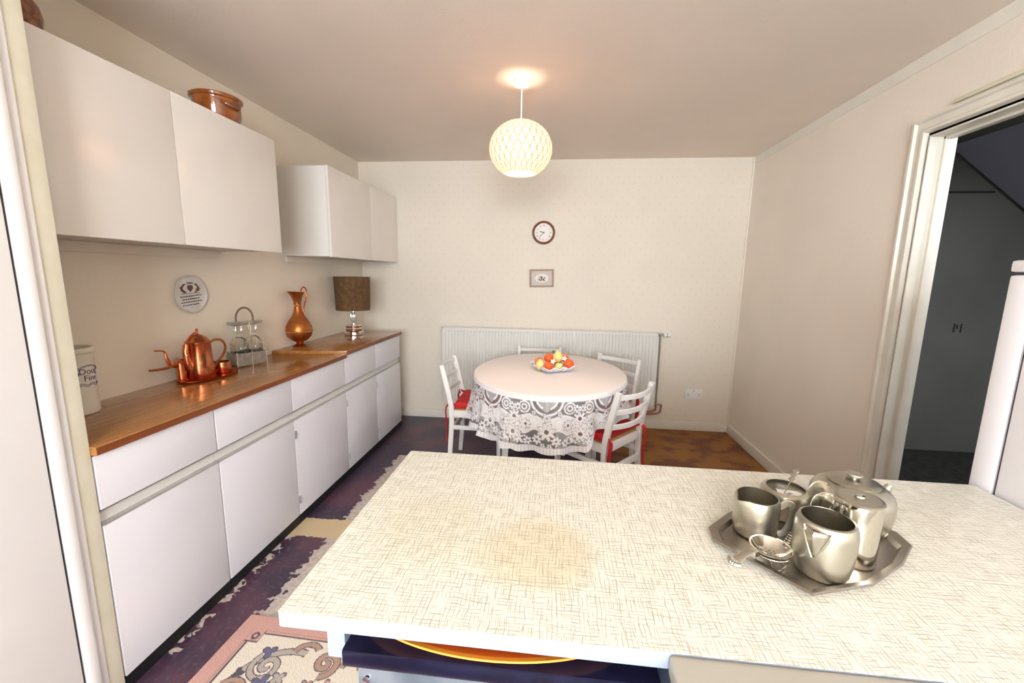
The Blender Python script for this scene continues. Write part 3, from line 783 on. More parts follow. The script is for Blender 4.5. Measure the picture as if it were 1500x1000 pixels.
for L_ in (0, m1):
    for j in range(mrow):
        for i in range(n): bm.faces.new((rings[L_+j][i], rings[L_+j][(i+1) % n], rings[L_+j+1][(i+1) % n], rings[L_+j+1][i]))
for j in (0, mrow):
    for i in range(n): bm.faces.new((rings[j][i], rings[j][(i+1) % n], rings[m1+j][(i+1) % n], rings[m1+j][i]))
obj('lamp_shade', bm, M['shade'], t)
bm = B(); tube(bm, [(-.05, 0, 2.192), (.05, 0, 2.192)], .0015, 6); tube(bm, [(0, -.05, 2.192), (0, .05, 2.192)], .0015, 6); obj('shade_carrier', bm, M['plastic'], t)
bm = B(); sphere(bm, (0, 0, 2.06), .034, n=24); lathe(bm, [(.014, 2.125), (.018, 2.10), (.03, 2.075)], 20); obj('bulb', bm, M['bulb'], t)

# ------------------------------------------------------------------ dining table, cloth
TX, TY, TZ, TA, TB = -.03, 2.85, .74, .515, .64
t = thing('dining_table', 'oval white dining table hidden beneath the lace cloth', 'table', (TX, TY, 0))
bm = B(); lathe(bm, [(0, .712), (.97, .712), (.985, .716), (.985, .732), (.97, .736), (0, .736)], 64, sx=TA, sy=TB); obj('tabletop', bm, M['chair'], t)
for sx in (-1, 1):
    for sy in (-1, 1):
        bm = B(); tube(bm, [(sx*.25, sy*.36, .712), (sx*.27, sy*.40, .0)], lambda q: .030-.010*q, 4); obj('leg', bm, M['chair'], t)
bm = B(); box(bm, -.26, .26, -.38, -.36, .64, .71); box(bm, -.26, .26, .36, .38, .64, .71); box(bm, -.27, -.25, -.36, .36, .64, .71); box(bm, .25, .27, -.36, .36, .64, .71); obj('apron', bm, M['chair'], t)

chairs = [((-.525, 2.935), math.radians(-90)), ((.284, 2.53), math.atan2(.65, -.76)-PI/2), ((.35, 3.115), math.atan2(-.755, -.656)-PI/2), ((-.13, 3.39), math.radians(180))]
def flower(x, y, cx, cy, R, n, rot=0.):
    dx, dy = x-cx, y-cy; r = np.hypot(dx, dy); th = np.arctan2(dy, dx)+rot
    rim = R*(.45+.55*np.abs(np.cos(n*th/2)))
    inside = (r < rim).astype(float)
    edge = (np.abs(r-rim) < .0022) & (r > R*.3)
    vein = (np.abs(np.sin(n*th/2)) < .10) & (r > R*.35) & (r < R*.8)
    d = np.where(inside > 0, 1., -1.); d = np.where(vein & (inside > 0), .62, d)
    d = np.where(r < R*.25, .18, d)
    return d, edge
def lace_density(u, v, Pd):
    x = (u % Pd)-Pd/2; ax = np.abs(x)
    grid = ((np.abs(((u*230) % 1)-.5) < .2) | (np.abs(((v*230) % 1)-.5) < .2))
    D = np.where(grid, .96, .84)
    hole = ((v > .035) & (v < .118+.012*np.cos(2*PI*x/Pd*2))) | ((v > .205+.014*np.cos(2*PI*x/Pd*3)) & (v < .282))
    D = np.where(hole, .22, D)
    mesh = ((np.abs(((u+v)*75 % 1)-.5) < .13) | (np.abs(((u-v)*75 % 1)-.5) < .13)) & (ax < .04) & (v > .035) & (v < .095-ax*.8)
    D = np.where(mesh, 1., D)
    def ring(cx, cy, R, w): return np.abs(np.hypot(ax-cx, v-cy)-R) < w
    D = np.where(ring(0, .02, .088, .0065) & (v > .035), 1., D)
    D = np.where(ring(0, .02, .055, .006) & (v > .035) & (ax > .02), 1., D)
    for cx, cy, R in ((.125, .07, .030), (.125, .07, .014), (.075, .155, .020), (.075, .155, .009), (.03, .15, .014), (.165, .155, .016), (.12, .250, .018)):
        D = np.where(ring(cx, cy, R, .0045), 1., D)
    th = .165+.012*np.sin(x*60)
    D = np.where((np.abs(v-.122-.012*np.cos(2*PI*x/Pd*2)) < .005) | (np.abs(v-.203-.014*np.cos(2*PI*x/Pd*3)) < .005), 1., D)
    for sgn in (-1, 1):
        for cx, cy, R, n, ro in ((.115, .165, .030, 8, 0), (.05, .245, .030, 7, .3), (.10, .258, .026, 6, .8), (.155, .240, .034, 8, .2), (.165, .075, .026, 6, .5), (.07, .10, .016, 5, 0), (.018, .275, .016, 5, 1)):
            d, e = flower(x, v, sgn*cx, cy, R, n, ro); D = np.where(d > 0, d, D); D = np.where(e, .3, D)
    for cx, cy, R, n in ((0, .20, .050, 8), (0, .125, .026, 6)):
        d, e = flower(x, v, cx, cy, R, n, .3); D = np.where(d > 0, d, D); D = np.where(e, .35, D)
    hp = np.abs(x-Pd/2); hp = np.minimum(hp, np.abs(x+Pd/2))
    for cx, cy, R, n in ((Pd/2, .13, .042, 8), (Pd/2, .215, .045, 9)):
        for s in (-1, 1):
            d, e = flower(x, v, s*cx, cy, R, n, .1); D = np.where(d > 0, d, D); D = np.where(e, .35, D)
    D = np.where(v < .033, .97, D)
    D = np.where(v > .285, np.where(np.abs(((u*60) % 1)-.5) < .3, .95, .75), D)
    return D
def tablecloth():
    nu, nv = 1050, 96
    tt = np.linspace(0, 2*PI, nu, endpoint=False)
    per = PI*(3*(TA+TB)-math.sqrt((3*TA+TB)*(TA+3*TB)))
    ds = np.hypot(TA*np.sin(tt), TB*np.cos(tt)); s = np.concatenate([[0], np.cumsum(ds)])[:-1]; s = s/s[-1]*per*(1-1/nu)
    Pd = per/10
    ex, ey = TA*np.cos(tt), TB*np.sin(tt)
    nx, ny = np.cos(tt)/TA, np.sin(tt)/TB; nl = np.hypot(nx, ny); nx /= nl; ny /= nl
    vm = .315+.010*np.abs(np.sin(s/Pd*PI*3))
    # hem rides up where a chair seat stands beneath it
    for qi, ((cx, cy), rz) in enumerate(chairs):
        d = np.hypot(TX+ex*1.04-cx, TY+ey*1.04-cy)
        k = np.clip(((.33 if qi == 1 else .25)-d)/.09, 0, 1); k = k*k*(3-2*k)
        vm = vm-k*(vm-.215)
    verts = []; vv = np.linspace(0, 1, nv)
    fold = .5+.5*np.sin(s*2*PI/per*19+1.3*np.sin(tt*2+.5)+.6*np.sin(tt*5))
    fold2 = .5+.5*np.sin(s*2*PI/per*31+2.*np.sin(tt*3))
    co = np.zeros((nv, nu, 3)); dens = np.zeros((nv, nu))
    for j, q in enumerate(vv):
        drop = q*vm
        rd = .010*min(1, q*8)+drop*(.01+.14*fold*q+.04*fold2*q)
        z = TZ+.004-np.where(drop < .012, drop*.4, drop-.007)
        co[j, :, 0] = TX+ex+nx*rd; co[j, :, 1] = TY+ey+ny*rd; co[j, :, 2] = z
        dv = lace_density(s, drop*.315/.32, Pd)
        dv = np.where(drop > vm-.030, np.where(np.abs(((s*60) % 1)-.5) < .3, .95, .8), dv)
        dens[j] = dv
    me = bpy.data.meshes.new('drape')
    V_ = co.reshape(-1, 3)
    idx = np.arange(nv*nu).reshape(nv, nu)
    a = idx[:-1]; b = np.roll(idx, -1, 1)[:-1]; c = np.roll(idx, -1, 1)[1:]; d = idx[1:]
    F = np.stack([a, d, c, b], -1).reshape(-1, 4)
    me.from_pydata(V_.tolist(), [], F.tolist())
    at = me.attributes.new('openwork', 'FLOAT', 'POINT'); at.data.foreach_set('value', dens.reshape(-1).astype(np.float32))
    al = me.attributes.new('thread', 'FLOAT_COLOR', 'POINT')
    colr = np.ones((nv*nu, 4), np.float32); colr[:, 0] = .88; colr[:, 1] = .87; colr[:, 2] = .89
    dd = dens.reshape(-1)[:, None]; colr[:, :3] *= (.9+.1*np.clip(dd, 0, 1))
    al.data.foreach_set('color', colr.reshape(-1))
    me.polygons.foreach_set('use_smooth', [True]*len(me.polygons)); me.materials.append(M['lace'])
    t = thing('tablecloth', 'white cloth with deep lace border draped over the dining table', 'tablecloth', (0, 0, 0))
    o = bpy.data.objects.new('lace_border', me); COL.objects.link(o); o.parent = t
    bm = B(); lathe(bm, [(0, .744), (.5, .7445), (.97, .7445), (1.0, .7435), (1.01, .740), (1.0, .738), (0, .738)], 96, c=(TX, TY, 0), sx=TA, sy=TB)
    obj('cloth_top', bm, M['cloth_top'], t, sharp=80)
tablecloth()

# ------------------------------------------------------------------ chairs
def make_chair(label):
    t = thing('dining_chair', label, 'chair')
    W = .185
    for s in (-1, 1):
        bm = B(); tube(bm, [(s*W, -.205, 0), (s*W, -.190, .20), (s*W, -.180, .42), (s*W*.99, -.198, .56), (s*W*.98, -.232, .70), (s*W*.98, -.250, .775)], lambda q: 1-.25*abs(q-.45), 8, flat=(.020, .014), smooth=5, up=(1, 0, 0))
        obj('back_leg', bm, M['chair'], t)
        bm = B(); tube(bm, [(s*(W+.01), .150, .455), (s*(W+.015), .158, 0)], lambda q: .021-.007*q, 4); obj('front_leg', bm, M['chair'], t)
    for z, y in ((.745, -.245), (.655, -.222), (.565, -.203)):
        bm = B(); tube(bm, [(-W, y, z), (-W*.5, y-.028, z-.004), (0, y-.038, z-.006), (W*.5, y-.028, z-.004), (W, y, z)], 1., 8, flat=(.008, .016), smooth=6); obj('back_slat', bm, M['chair'], t)
    bm = B(); box(bm, -W, W, .140, .162, .405, .455, .003); box(bm, -W, W, -.192, -.172, .405, .455, .003); box(bm, -W-.01, -W+.012, -.18, .15, .405, .455, .003); box(bm, W-.012, W+.01, -.18, .15, .405, .455, .003)
    obj('seat_rail', bm, M['chair'], t)
    bm = B(); box(bm, -W+.010, W-.010, -.170, .142, .432, .463, .008); obj('rush_seat', bm, M['rush'], t)
    bm = B(); box(bm, -W-.009, -W+.009, -.19, .15, .315, .345, .003); box(bm, W-.009, W+.009, -.19, .15, .315, .345, .003); box(bm, -W, W, -.20, -.182, .27, .31, .003); obj('stretcher', bm, M['chair'], t)
    return t
labels = ['white ladder-back chair on the left of the table, seen side on', 'white ladder-back chair nearest the worktop, its back turned to the viewer, front right of table',
          'white ladder-back chair at the right rear of the table, before the radiator valve', 'white chair behind the table, only its top rail showing past the fruit']
ch = make_chair(labels[0])
for i, ((x, y), rz) in enumerate(chairs):
    if i == 0: ch.location = (x, y, 0); ch.rotation_euler = (0, 0, rz); ch['group'] = 'white chairs round the dining table'
    else: dup(ch, (x, y, 0), rz, labels[i], 'white chairs round the dining table')
def make_cushion(label):
    t = thing('seat_cushion', label, 'cushion')
    bm = B(); box(bm, -.178, .178, -.165, .155, .0, .042, .016, seg=4); bmesh.ops.subdivide_edges(bm, edges=[e for e in bm.edges if e.calc_length() > .1], cuts=6, use_grid_fill=True)
    for v in bm.verts:
        if v.co.z > .02: v.co.z += .012*max(0, 1-(v.co.x/.18)**2)*max(0, 1-((v.co.y+.005)/.165)**2)
    obj('pad', bm, M['red'], t)
    for s in (-1, 1):
        bm = B(); tube(bm, [(s*.165, -.155, .02), (s*.178, -.205, .026), (s*.190, -.222, .0), (s*.196, -.218, -.07), (s*.190, -.212, -.15), (s*.199, -.216, -.24)], 1., 8, flat=(.021 if s < 0 else .012, .003), smooth=5, up=(0, 1, 0)); obj('tie', bm, M['red'], t)
    for yy in (-.160, .150):
        bm = B(); tube(bm, [(-.178, yy, .02), (.178, yy, .02)], .004, 6); obj('piping', bm, M['red'], t)
    return t
cl = ['red cushion on the left side chair', 'red cushion with long hanging ties on the front right chair', 'red cushion mostly hidden on the right rear chair', 'red cushion on the chair behind the table']
cu = make_cushion(cl[0])
for i, ((x, y), rz) in enumerate(chairs[:3]):
    if i == 0: cu.location = (x, y, .464); cu.rotation_euler = (0, 0, rz); cu['group'] = 'red seat cushions'
    else: dup(cu, (x, y, .464), rz, cl[i], 'red seat cushions')

# ------------------------------------------------------------------ fruit dish
FX, FY, FZ = -.008, 2.86, .7455
bm = B(); n = 96
def sq(a, p=9.): c, s = math.cos(a), math.sin(a); return (abs(c)**p+abs(s)**p)**(-1/p)
prof = [(0, .004, 0), (.085, .004, 0), (.120, .012, .2), (.155, .038, 1), (.159, .040, 1), (.154, .043, 1), (.118, .018, .2), (.085, .010, 0), (0, .010, 0)]
rings = []
for r, z, wvv in prof:
    if r == 0: rings.append([bm.verts.new((0, 0, z))]); continue
    rings.append([bm.verts.new((.82*r*sq(2*PI*i/n)*math.cos(2*PI*i/n), .82*r*sq(2*PI*i/n)*math.sin(2*PI*i/n), z+wvv*.007*math.sin(2*PI*i/n*12))) for i in range(n)])
for a, b in zip(rings[:-1], rings[1:]):
    for i in range(n):
        j = (i+1) % n
        if len(a) == 1: bm.faces.new((a[0], b[i], b[j]))
        elif len(b) == 1: bm.faces.new((a[i], b[0], a[j]))
        else: bm.faces.new((a[i], b[i], b[j], a[j]))
dish = tag(obj('fruit_dish', bm, M['dish_white']), 'square white wavy-rimmed dish of fruit in the middle of the table', 'dish')
dish.location = (FX, FY, FZ); dish.rotation_euler = (0, 0, math.radians(30))
def fruit(name, label, cat, m, x, y, z, r, sz=1., tilt=0., tip=0., rz=0., grp=None):
    bm = B(); k = 14; pr0 = []
    for i in range(k+1):
        th = PI*i/k; rr_ = r*math.sin(th); zz = -r*sz*math.cos(th)
        if tip: rr_ *= 1-.25*tip*max(0, -math.cos(th))**2; zz += tip*r*.25*(max(0, -math.cos(th))**6)
        else: zz -= .0 if i < k-1 else r*.06
        pr0.append((0 if i in (0, k) else rr_, zz))
    lathe(bm, pr0, 22, mtx=RZ(rz)@RX(tilt))
    t = thing(name, label, cat, (FX+x, FY+y, FZ+z), 0, grp)
    obj('skin', bm, m, t, sharp=80)
    bm = B(); tube(bm, [(0, 0, r*sz*.86), (.001, 0, r*sz*1.06)], .0018, 6)
    bmesh.ops.transform(bm, matrix=RZ(rz)@RX(tilt), verts=bm.verts[:]); obj('stalk', bm, M['leaf'], t)
og = 'oranges in the fruit dish'
fruit('lemon', 'pale yellow egg-shaped fruit at the left of the dish', 'fruit', M['lemon'], -.088, -.045, .045, .031, 1.25, .35, .6, .2)
fruit('orange', 'orange fruit at the front centre of the dish', 'fruit', M['orange'], -.028, -.062, .042, .032, .92, 0, 0, 0, og)
fruit('apple', 'small pale green apple at the front right of the dish', 'fruit', M['apple'], .042, -.050, .040, .029, .9, .2)
fruit('orange', 'rightmost orange fruit in the dish', 'fruit', M['orange'], .110, -.015, .048, .036, 1.0, .2, 0, 0, og)
fruit('peach', 'blushed peach behind the yellow fruit at left of the dish', 'fruit', M['peach'], -.098, .030, .050, .033, .95)
fruit('orange', 'orange fruit resting on top at upper left of the pile', 'fruit', M['orange'], -.030, .010, .084, .034, .95, .3, 0, 0, og)
fruit('lemon', 'pale yellow pear-shaped fruit topping the pile', 'fruit', M['lemon'], .033, .005, .094, .033, 1.2, .15, .7)
fruit('peach', 'pinkish peach behind the yellow topping fruit at right', 'fruit', M['peach'], .078, .048, .082, .031, .95)
fruit('orange', 'orange fruit at the back of the dish under the upper fruit', 'fruit', M['orange'], .03, .07, .045, .032, .95, 0, 0, 0, og)
def blossom(label, x, y, z, r):
    t = thing('blossom', label, 'flower', (FX+x, FY+y, FZ+z), 0, 'blossoms among the fruit')
    bm = B()
    for k in range(5):
        sphere(bm, (0, 0, 0), r*.5, 1, .55, .2, 10, mtx=RX(.9)@RZ(k*2*PI/5)@T((r*.55, 0, 0)))
    obj('petals', bm, M['petal'], t)
    bm = B(); sphere(bm, (0, 0, 0), r*.2, n=8); obj('centre', bm, M['lemon'], t)
blossom('white blossom between the oranges at the front of the dish', .000, -.062, .075, .020)
blossom('white blossom beside the right peach in the dish', .078, -.010, .088, .020)
for q, (x, y, z, a, lb) in enumerate(((-.120, -.02, .034, 2.6, 'dark green leaf at the left corner of the dish'), (-.06, -.085, .022, 4.0, 'dark green leaf at the front left of the dish'), (.0, .03, .118, 1.5, 'dark green leaf topping the fruit pile'), (.08, -.055, .040, 5.6, 'dark green leaf below the rightmost orange'))):
    bm = B(); pts = [(0, 0), (.012, .009), (.028, .010), (.042, 0), (.028, -.010), (.012, -.009)]; prism(bm, pts, 0, .0012, mtx=RZ(a)@RY(-.25))
    tag(obj('leaf', bm, M['leaf']), lb, 'leaf').location = (FX+x, FY+y, FZ+z)

# ------------------------------------------------------------------ peninsula
PXL, PXR, PYN, PYF, PZ = -.398, 1.052, .508, 1.085, .90
w = B(); box(w, PXL, PXR, PYN, PYF, PZ-.001, PZ, 0); 
t = thing('counter_top', 'near white crosshatched worktop with a tea stain, holding the steel tea set', 'worktop', (0, 0, 0))
obj('laminate', w, M['hatch'], t)
w = B(); prism(w, [(PXL-.0, PYN), (PXR, PYN), (PXR, PYF), (PXL, PYF)], PZ-.027, PZ-.0012, .003); obj('board', w, M['blue_cast_side'], t)
w = B(); box(w, -.345, -.315, PYN+.035, PYF-.03, PZ-.108, PZ-.028, .003); obj('side_rail', w, M['blue_cast_side'], t)
w = B(); box(w, -.315, .17, PYF-.06, PYF-.03, PZ-.108, PZ-.028, .003); obj('back_rail', w, M['blue_cast_side'], t)
w = B(); box(w, -.345, -.31, PYF-.06, PYF-.03, 0, PZ-.108, .003); obj('leg', w, M['blue_cast_side'], t)
# unit carrying the right part
t = thing('floor_cupboard', 'white floor cupboard carrying the right part of the near worktop', 'cupboard')
obj('carcass', bx(.20, PXR-.002, PYN+.03, PYF-.02, .0, PZ-.028, .003), M['blue_cast_side'], t)
obj('door', bx(.205, .62, PYF-.019, PYF-.003, .08, PZ-.04, .003), M['blue_cast_side'], t); obj('door', bx(.628, PXR-.006, PYF-.019, PYF-.003, .08, PZ-.04, .003), M['blue_cast_side'], t)
# grey topped appliance on the viewer's side
t = thing('appliance', 'grey-topped white appliance standing against the front of the near worktop', 'appliance')
obj('casing', bx(.168, 1.04, -.10, PYN-.001, 0, .868, .012), M['blue_cast_side'], t)
obj('top_panel', bx(.166, 1.04, -.10, PYN-.0005, .869, .9005, .010, seg=4), M['grey_top'], t)
# galvanised box with black slab and orange dish under the overhang
t = thing('metal_cabinet', 'galvanised metal box with a black glossy top under the left end of the worktop', 'cabinet')
obj('casing', bx(-.285, .160, PYN+.014, 1.0, .0, .813, .004), M['galv'], t)
obj('black_top', bx(-.303, .163, PYN+.002, 1.02, .814, .843, .004), M['slab'], t)
for x in (-.270,):
    bm = B(); lathe(bm, [(0, 0), (.007, 0), (.006, .003), (0, .004)], 16, mtx=T((x, PYN+.014, .785))@RX(PI/2)); obj('screw', bm, M['chrome'], t)
t = thing('serving_dish', 'shallow oval orange serving dish lying on the black slab under the worktop', 'dish', (-.088, .602, .8435))
A_ = .225; B2_ = .103
bm = B(); lathe(bm, [(0, .001), (.60, .001), (.90, .010), (.98, .0165), (1.0, .019), (.985, .0205), (.90, .0175)], 72, sx=A_, sy=B2_); obj('rim', bm, M['orange_yel'], t)
bm = B(); lathe(bm, [(.90, .0175), (.76, .0135), (.74, .0128)], 72, sx=A_, sy=B2_); obj('outer_band', bm, M['orange_dish'], t)
bm = B(); lathe(bm, [(.745, .0130), (.735, .0138), (.725, .0128)], 72, sx=A_, sy=B2_); obj('pale_line', bm, M['petal'], t)
bm = B(); lathe(bm, [(.73, .0125), (.58, .008), (0, .006)], 72, sx=A_, sy=B2_); obj('well', bm, M['orange_deep'], t)

# fridge
t = thing('fridge', 'white fridge standing at the right edge behind the worktop end', 'fridge', (0, 0, 0))
obj('cabinet', bx(1.062, 1.59, .50, 1.048, .0, 1.405, .006), M['base_door'], t)
obj('door', bx(1.062, 1.59, 1.056, 1.112, .06, 1.418, .008), M['base_door'], t)
obj('door_seal', bx(1.070, 1.58, 1.047, 1.057, .06, 1.40), M['dark_gap'], t)
obj('top_gap', bx(1.072, 1.58, .51, 1.04, 1.404, 1.425), M['dark_gap'], t)
obj('top_panel', bx(1.060, 1.592, .50, 1.112, 1.424, 1.452, .008), M['base_door'], t)

# ------------------------------------------------------------------ tea set
ZP = PZ
A = (.313, .790); B_ = (.308, .748); C_ = (.413, .625); D_ = (.526, .660); E_ = (.615, .720)
cx, cy = .4935, .784
half = [A, B_, C_, D_, E_]; poly = half+[(2*cx-x, 2*cy-y) for x, y in half]
def off(p, k): return [(cx+(x-cx)*k, cy+(y-cy)*k) for x, y in p]
bm = B(); rings = []
for k, z in ((.0, .001), (.86, .001), (.99, .011), (1.0, .014), (.985, .0155), (.90, .012), (.865, .0045), (.0, .0045)):
    if k == 0: rings.append([bm.verts.new((cx, cy, z))])
    else: rings.append([bm.verts.new((x, y, z)) for x, y in off(poly, k)])
n = len(poly)
for a, b in zip(rings[:-1], rings[1:]):
    for i in range(n):
        j = (i+1) % n
        if len(a) == 1: bm.faces.new((a[0], b[i], b[j]))
        elif len(b) == 1: bm.faces.new((a[i], b[0], a[j]))
        else: bm.faces.new((a[i], b[i], b[j], a[j]))
tr = tag(obj('serving_tray', bm, M['pewter'], sharp=12), 'dull steel cut-corner tray carrying the tea set on the near worktop', 'tray'); tr.location = (0, 0, ZP)
ZS = ZP+.0052
def vessel(bm, prof, wall, inner_z, n=48, spout=None, rimz=None, **k):
    inn = [(r-wall, z) for r, z in prof[::-1] if z > inner_z and r > wall*2]
    lathe(bm, [(0, 0)]+prof+inn+[(max(inn[-1][0]*.96, .001), inner_z), (0, inner_z)], n)
    return bm
# small creamer
t = thing('small_milk_jug', 'small steel milk jug at the left of the tea tray', 'jug', (.403, .800, ZS))
bm = B(); vessel(bm, [(.032, 0), (.036, .003), (.0385, .015), (.0392, .024), (.0386, .028), (.0396, .033), (.0402, .060), (.0395, .070), (.0375, .0765), (.036, .0770)], .0015, .004)
for v in bm.verts:
    a = math.atan2(v.co.y, v.co.x); d = abs((a-math.radians(200)+PI) % (2*PI)-PI)
    if v.co.z > .055 and d < .42 and math.hypot(v.co.x, v.co.y) > .02:
        k = (1-d/.42)*(v.co.z-.055)/.022; v.co.x += math.cos(math.radians(200))*.009*k; v.co.y += math.sin(math.radians(200))*.009*k; v.co.z -= .004*k
obj('body', bm, M['steel'], t)
bm = B(); tube(bm, [(.036, -.012, .062), (.048, -.018, .074), (.056, -.021, .066), (.054, -.020, .038), (.047, -.017, .015), (.037, -.013, .008)], 1., 8, flat=(.0065, .0011), smooth=6, up=(.35, 1, 0)); obj('handle', bm, M['steel'], t)
# sugar bowl with tag and spoon
t = thing('sugar_bowl', 'open steel sugar bowl at the back of the tray holding a tag and spoon', 'bowl', (.491, .868, ZS)); t.scale = (.9, .9, 1)
bm = B(); vessel(bm, [(.030, 0), (.032, .003), (.037, .012), (.044, .035), (.0495, .048), (.0505, .055), (.048, .061), (.042, .064), (.0405, .0645)], .0015, .004); obj('body', bm, M['steel'], t)
bm = B()
hp = []
for k in range(40):
    a = 2*PI*k/40; hp.append((.0020*16*math.sin(a)**3*.8, .0020*(13*math.cos(a)-5*math.cos(2*a)-2*math.cos(3*a)-math.cos(4*a))*.8))
mt = T((.492, .862, ZS+.054))@RZ(PI+.45)@RX(.12)
prism(bm, hp, 0, .0008, mtx=mt)
tg = tag(obj('price_tag', bm, M['tag']), 'white heart-shaped card tag numbered 182 lying in the sugar bowl', 'tag')
bm = text_bm('182', .012, .0002); bmesh.ops.transform(bm, matrix=mt@T((0, .004, .001)), verts=bm.verts[:]); obj('number', bm, M['ink_black'], tg)
t = thing('teaspoon', 'small ornate steel teaspoon leaning out of the sugar bowl', 'spoon', (0, 0, 0))
p0 = V(.478, .852, ZS+.050); p1 = V(.520, .900, ZS+.070); p2 = V(.540, .922, ZS+.080)
bm = B(); tube(bm, [p0, p0.lerp(p1, .5)+V(0, 0, .001), p1], .0013, 8, smooth=4); obj('stem', bm, M['steel_pol'], t)
bm = B(); tube(bm, [p1-(p2-p1)*.3, p1, p1.lerp(p2, .3), p1.lerp(p2, .7), p2], lambda q: (.5+.7*abs(math.sin(q*9)))*(1 if q < .95 else .6), 8, flat=(.0055, .0009), smooth=5); obj('ornate_end', bm, M['steel_pol'], t)
bm = B(); sphere(bm, (0, 0, 0), .010, 1.4, .9, .25, 16, mtx=T(p0+V(-.009, -.010, -.004))@RZ(.85)); obj('spoon_bowl', bm, M['steel_pol'], t)
# large milk jug
t = thing('large_milk_jug', 'large steel jug with V-shaped spout at the front of the tea tray', 'jug', (.466, .697, ZS))
bm = B(); vessel(bm, [(.034, 0), (.036, .002), (.040, .010), (.0435, .030), (.0452, .055), (.0452, .078), (.0442, .088), (.0405, .097), (.038, .0985), (.037, .0985)], .0015, .004, n=64); obj('body', bm, M['steel'], t)
bm = B(); ua = math.radians(222); d = V(math.cos(ua), math.sin(ua), 0); s_ = V(-math.sin(ua), math.cos(ua), 0)
rowsP = []
for z, w_, o_ in ((.092, .019, .016), (.086, .0185, .0155), (.075, .015, .0115), (.062, .010, .0065), (.050, .005, .002), (.044, .002, .0)):
    base = .0452 if z < .088 else .0425
    rowsP.append([bm.verts.new(d*(base*math.cos(q*w_/.0452)+o_*(1-abs(q))**1.0-.0006)+s_*(w_*q)+V(0, 0, z+.004*(1-abs(q))*(1 if z > .09 else 0))) for q in (-1, -.7, -.35, -.12, 0, .12, .35, .7, 1)])
for a, b in zip(rowsP[:-1], rowsP[1:]):
    for i in range(8): bm.faces.new((a[i], a[i+1], b[i+1], b[i]))
for side in (0, 8):
    tube(bm, [r[side].co.copy() for r in rowsP], .0018, 6)
sp = obj('spout', bm, M['steel'], t)
sm = sp.modifiers.new('thick', 'SOLIDIFY'); sm.thickness = .0012
bm = B(); lathe(bm, [(.0005, 0), (.0145, 0), (.0145, .0006), (0, .0006)], 24, sx=1, sy=.55, mtx=T(d*.0440+V(0, 0, .084))@Matrix.Rotation(ua, 4, 'Z')@RY(PI/2)@RZ(PI/2)); obj('spout_mouth', bm, M['ink_brown'], t)
bm = B(); tube(bm, [(.024, .034, .085), (.036, .050, .088), (.042, .058, .065), (.036, .050, .030), (.026, .031, .02)], 1., 8, flat=(.007, .0011), smooth=5, up=(-.7, .7, 0)); obj('handle', bm, M['steel'], t)
# hot water pot
t = thing('hot_water_pot', 'tall polished steel hot water pot with hinged flat lid on the tray', 'pot', (.544, .742, ZS))
bm = B(); lathe(bm, [(0, 0), (.034, 0), (.0355, .003), (.0350, .03), (.0345, .10), (.0345, .108), (.0340, .112), (0, .112)], 64); obj('body', bm, M['steel_pol'], t)
bm = B(); lathe(bm, [(.0355, .112), (.0365, .115), (.034, .1165), (.030, .1165), (.0, .1175)], 64); ld = obj('lid', bm, M['steel'], t)
bm = B(); lathe(bm, [(.006, .117), (.008, .118), (.007, .1205), (0, .122)], 24, c=(0, 0, 0)); obj('lid_knob', bm, M['steel_pol'], ld)
hd = V(math.cos(math.radians(200)), math.sin(math.radians(200)), 0); hs = V(-hd.y, hd.x, 0)
bm = B(); tube(bm, [hd*.039-hs*.014+V(0, 0, .113), hd*.039+hs*.014+V(0, 0, .113)], .0038, 12); tube(bm, [hd*.039-hs*.006+V(0, 0, .113), hd*.039+hs*.006+V(0, 0, .113)], .0046, 12); obj('hinge', bm, M['steel_pol'], ld)
hd2 = V(math.cos(math.radians(165)), math.sin(math.radians(165)), 0)
bm = B(); tube(bm, [hd2*.033+V(0, 0, .102), hd2*.050+V(0, 0, .108), hd2*.062+V(0, 0, .095), hd2*.060+V(0, 0, .055), hd2*.034+V(0, 0, .025)], 1., 8, flat=(.0075, .0013), smooth=6, up=(-hd2.y, hd2.x, 0)); obj('handle', bm, M['steel_pol'], t)
sd = V(math.cos(math.radians(75)), math.sin(math.radians(75)), 0)
bm = B(); tube(bm, [sd*.032+V(0, 0, .065), sd*.040+V(0, 0, .085), sd*.046+V(0, 0, .108)], lambda q: .010-.004*q, 10, smooth=4); obj('spout', bm, M['steel_pol'], t)
# teapot
t = thing('teapot', 'squat satin steel teapot with flat round knob at the back right of the tray', 'teapot', (.618, .866, ZS)); t.scale = (.94, .94, .90)
bm = B(); lathe(bm, [(0, 0), (.060, 0), (.066, .003), (.073, .020), (.076, .045), (.0755, .068), (.072, .078), (.066, .086), (.055, .094), (.045, .0965), (0, .0965)], 64); obj('body', bm, M['steel'], t)
bm = B(); lathe(bm, [(.047, .0965), (.048, .0995), (.040, .103), (.020, .1055), (0, .106)], 56); ld = obj('lid', bm, M['steel'], t)
bm = B(); lathe(bm, [(0, .105), (.006, .105), (.006, .111), (.015, .112), (.016, .1145), (.0145, .117), (0, .1175)], 32); obj('lid_knob', bm, M['steel'], ld)
td = V(math.cos(math.radians(8)), math.sin(math.radians(8)), 0)
bm = B(); tube(bm, [td*.062+V(0, 0, .060), td*.074+V(0, 0, .074), td*.084+V(0, 0, .088)], lambda q: .012-.006*q, 12, smooth=4)
obj('spout', bm, M['steel'], t)
hd3 = V(math.cos(math.radians(190)), math.sin(math.radians(190)), 0)
bm = B(); tube(bm, [hd3*.062+V(0, 0, .088), hd3*.080+V(0, 0, .093), hd3*.094+V(0, 0, .080), hd3*.092+V(0, 0, .050), hd3*.074+V(0, 0, .030)], 1., 8, flat=(.008, .0013), smooth=6, up=(-hd3.y, hd3.x, 0)); obj('handle', bm, M['steel'], t)
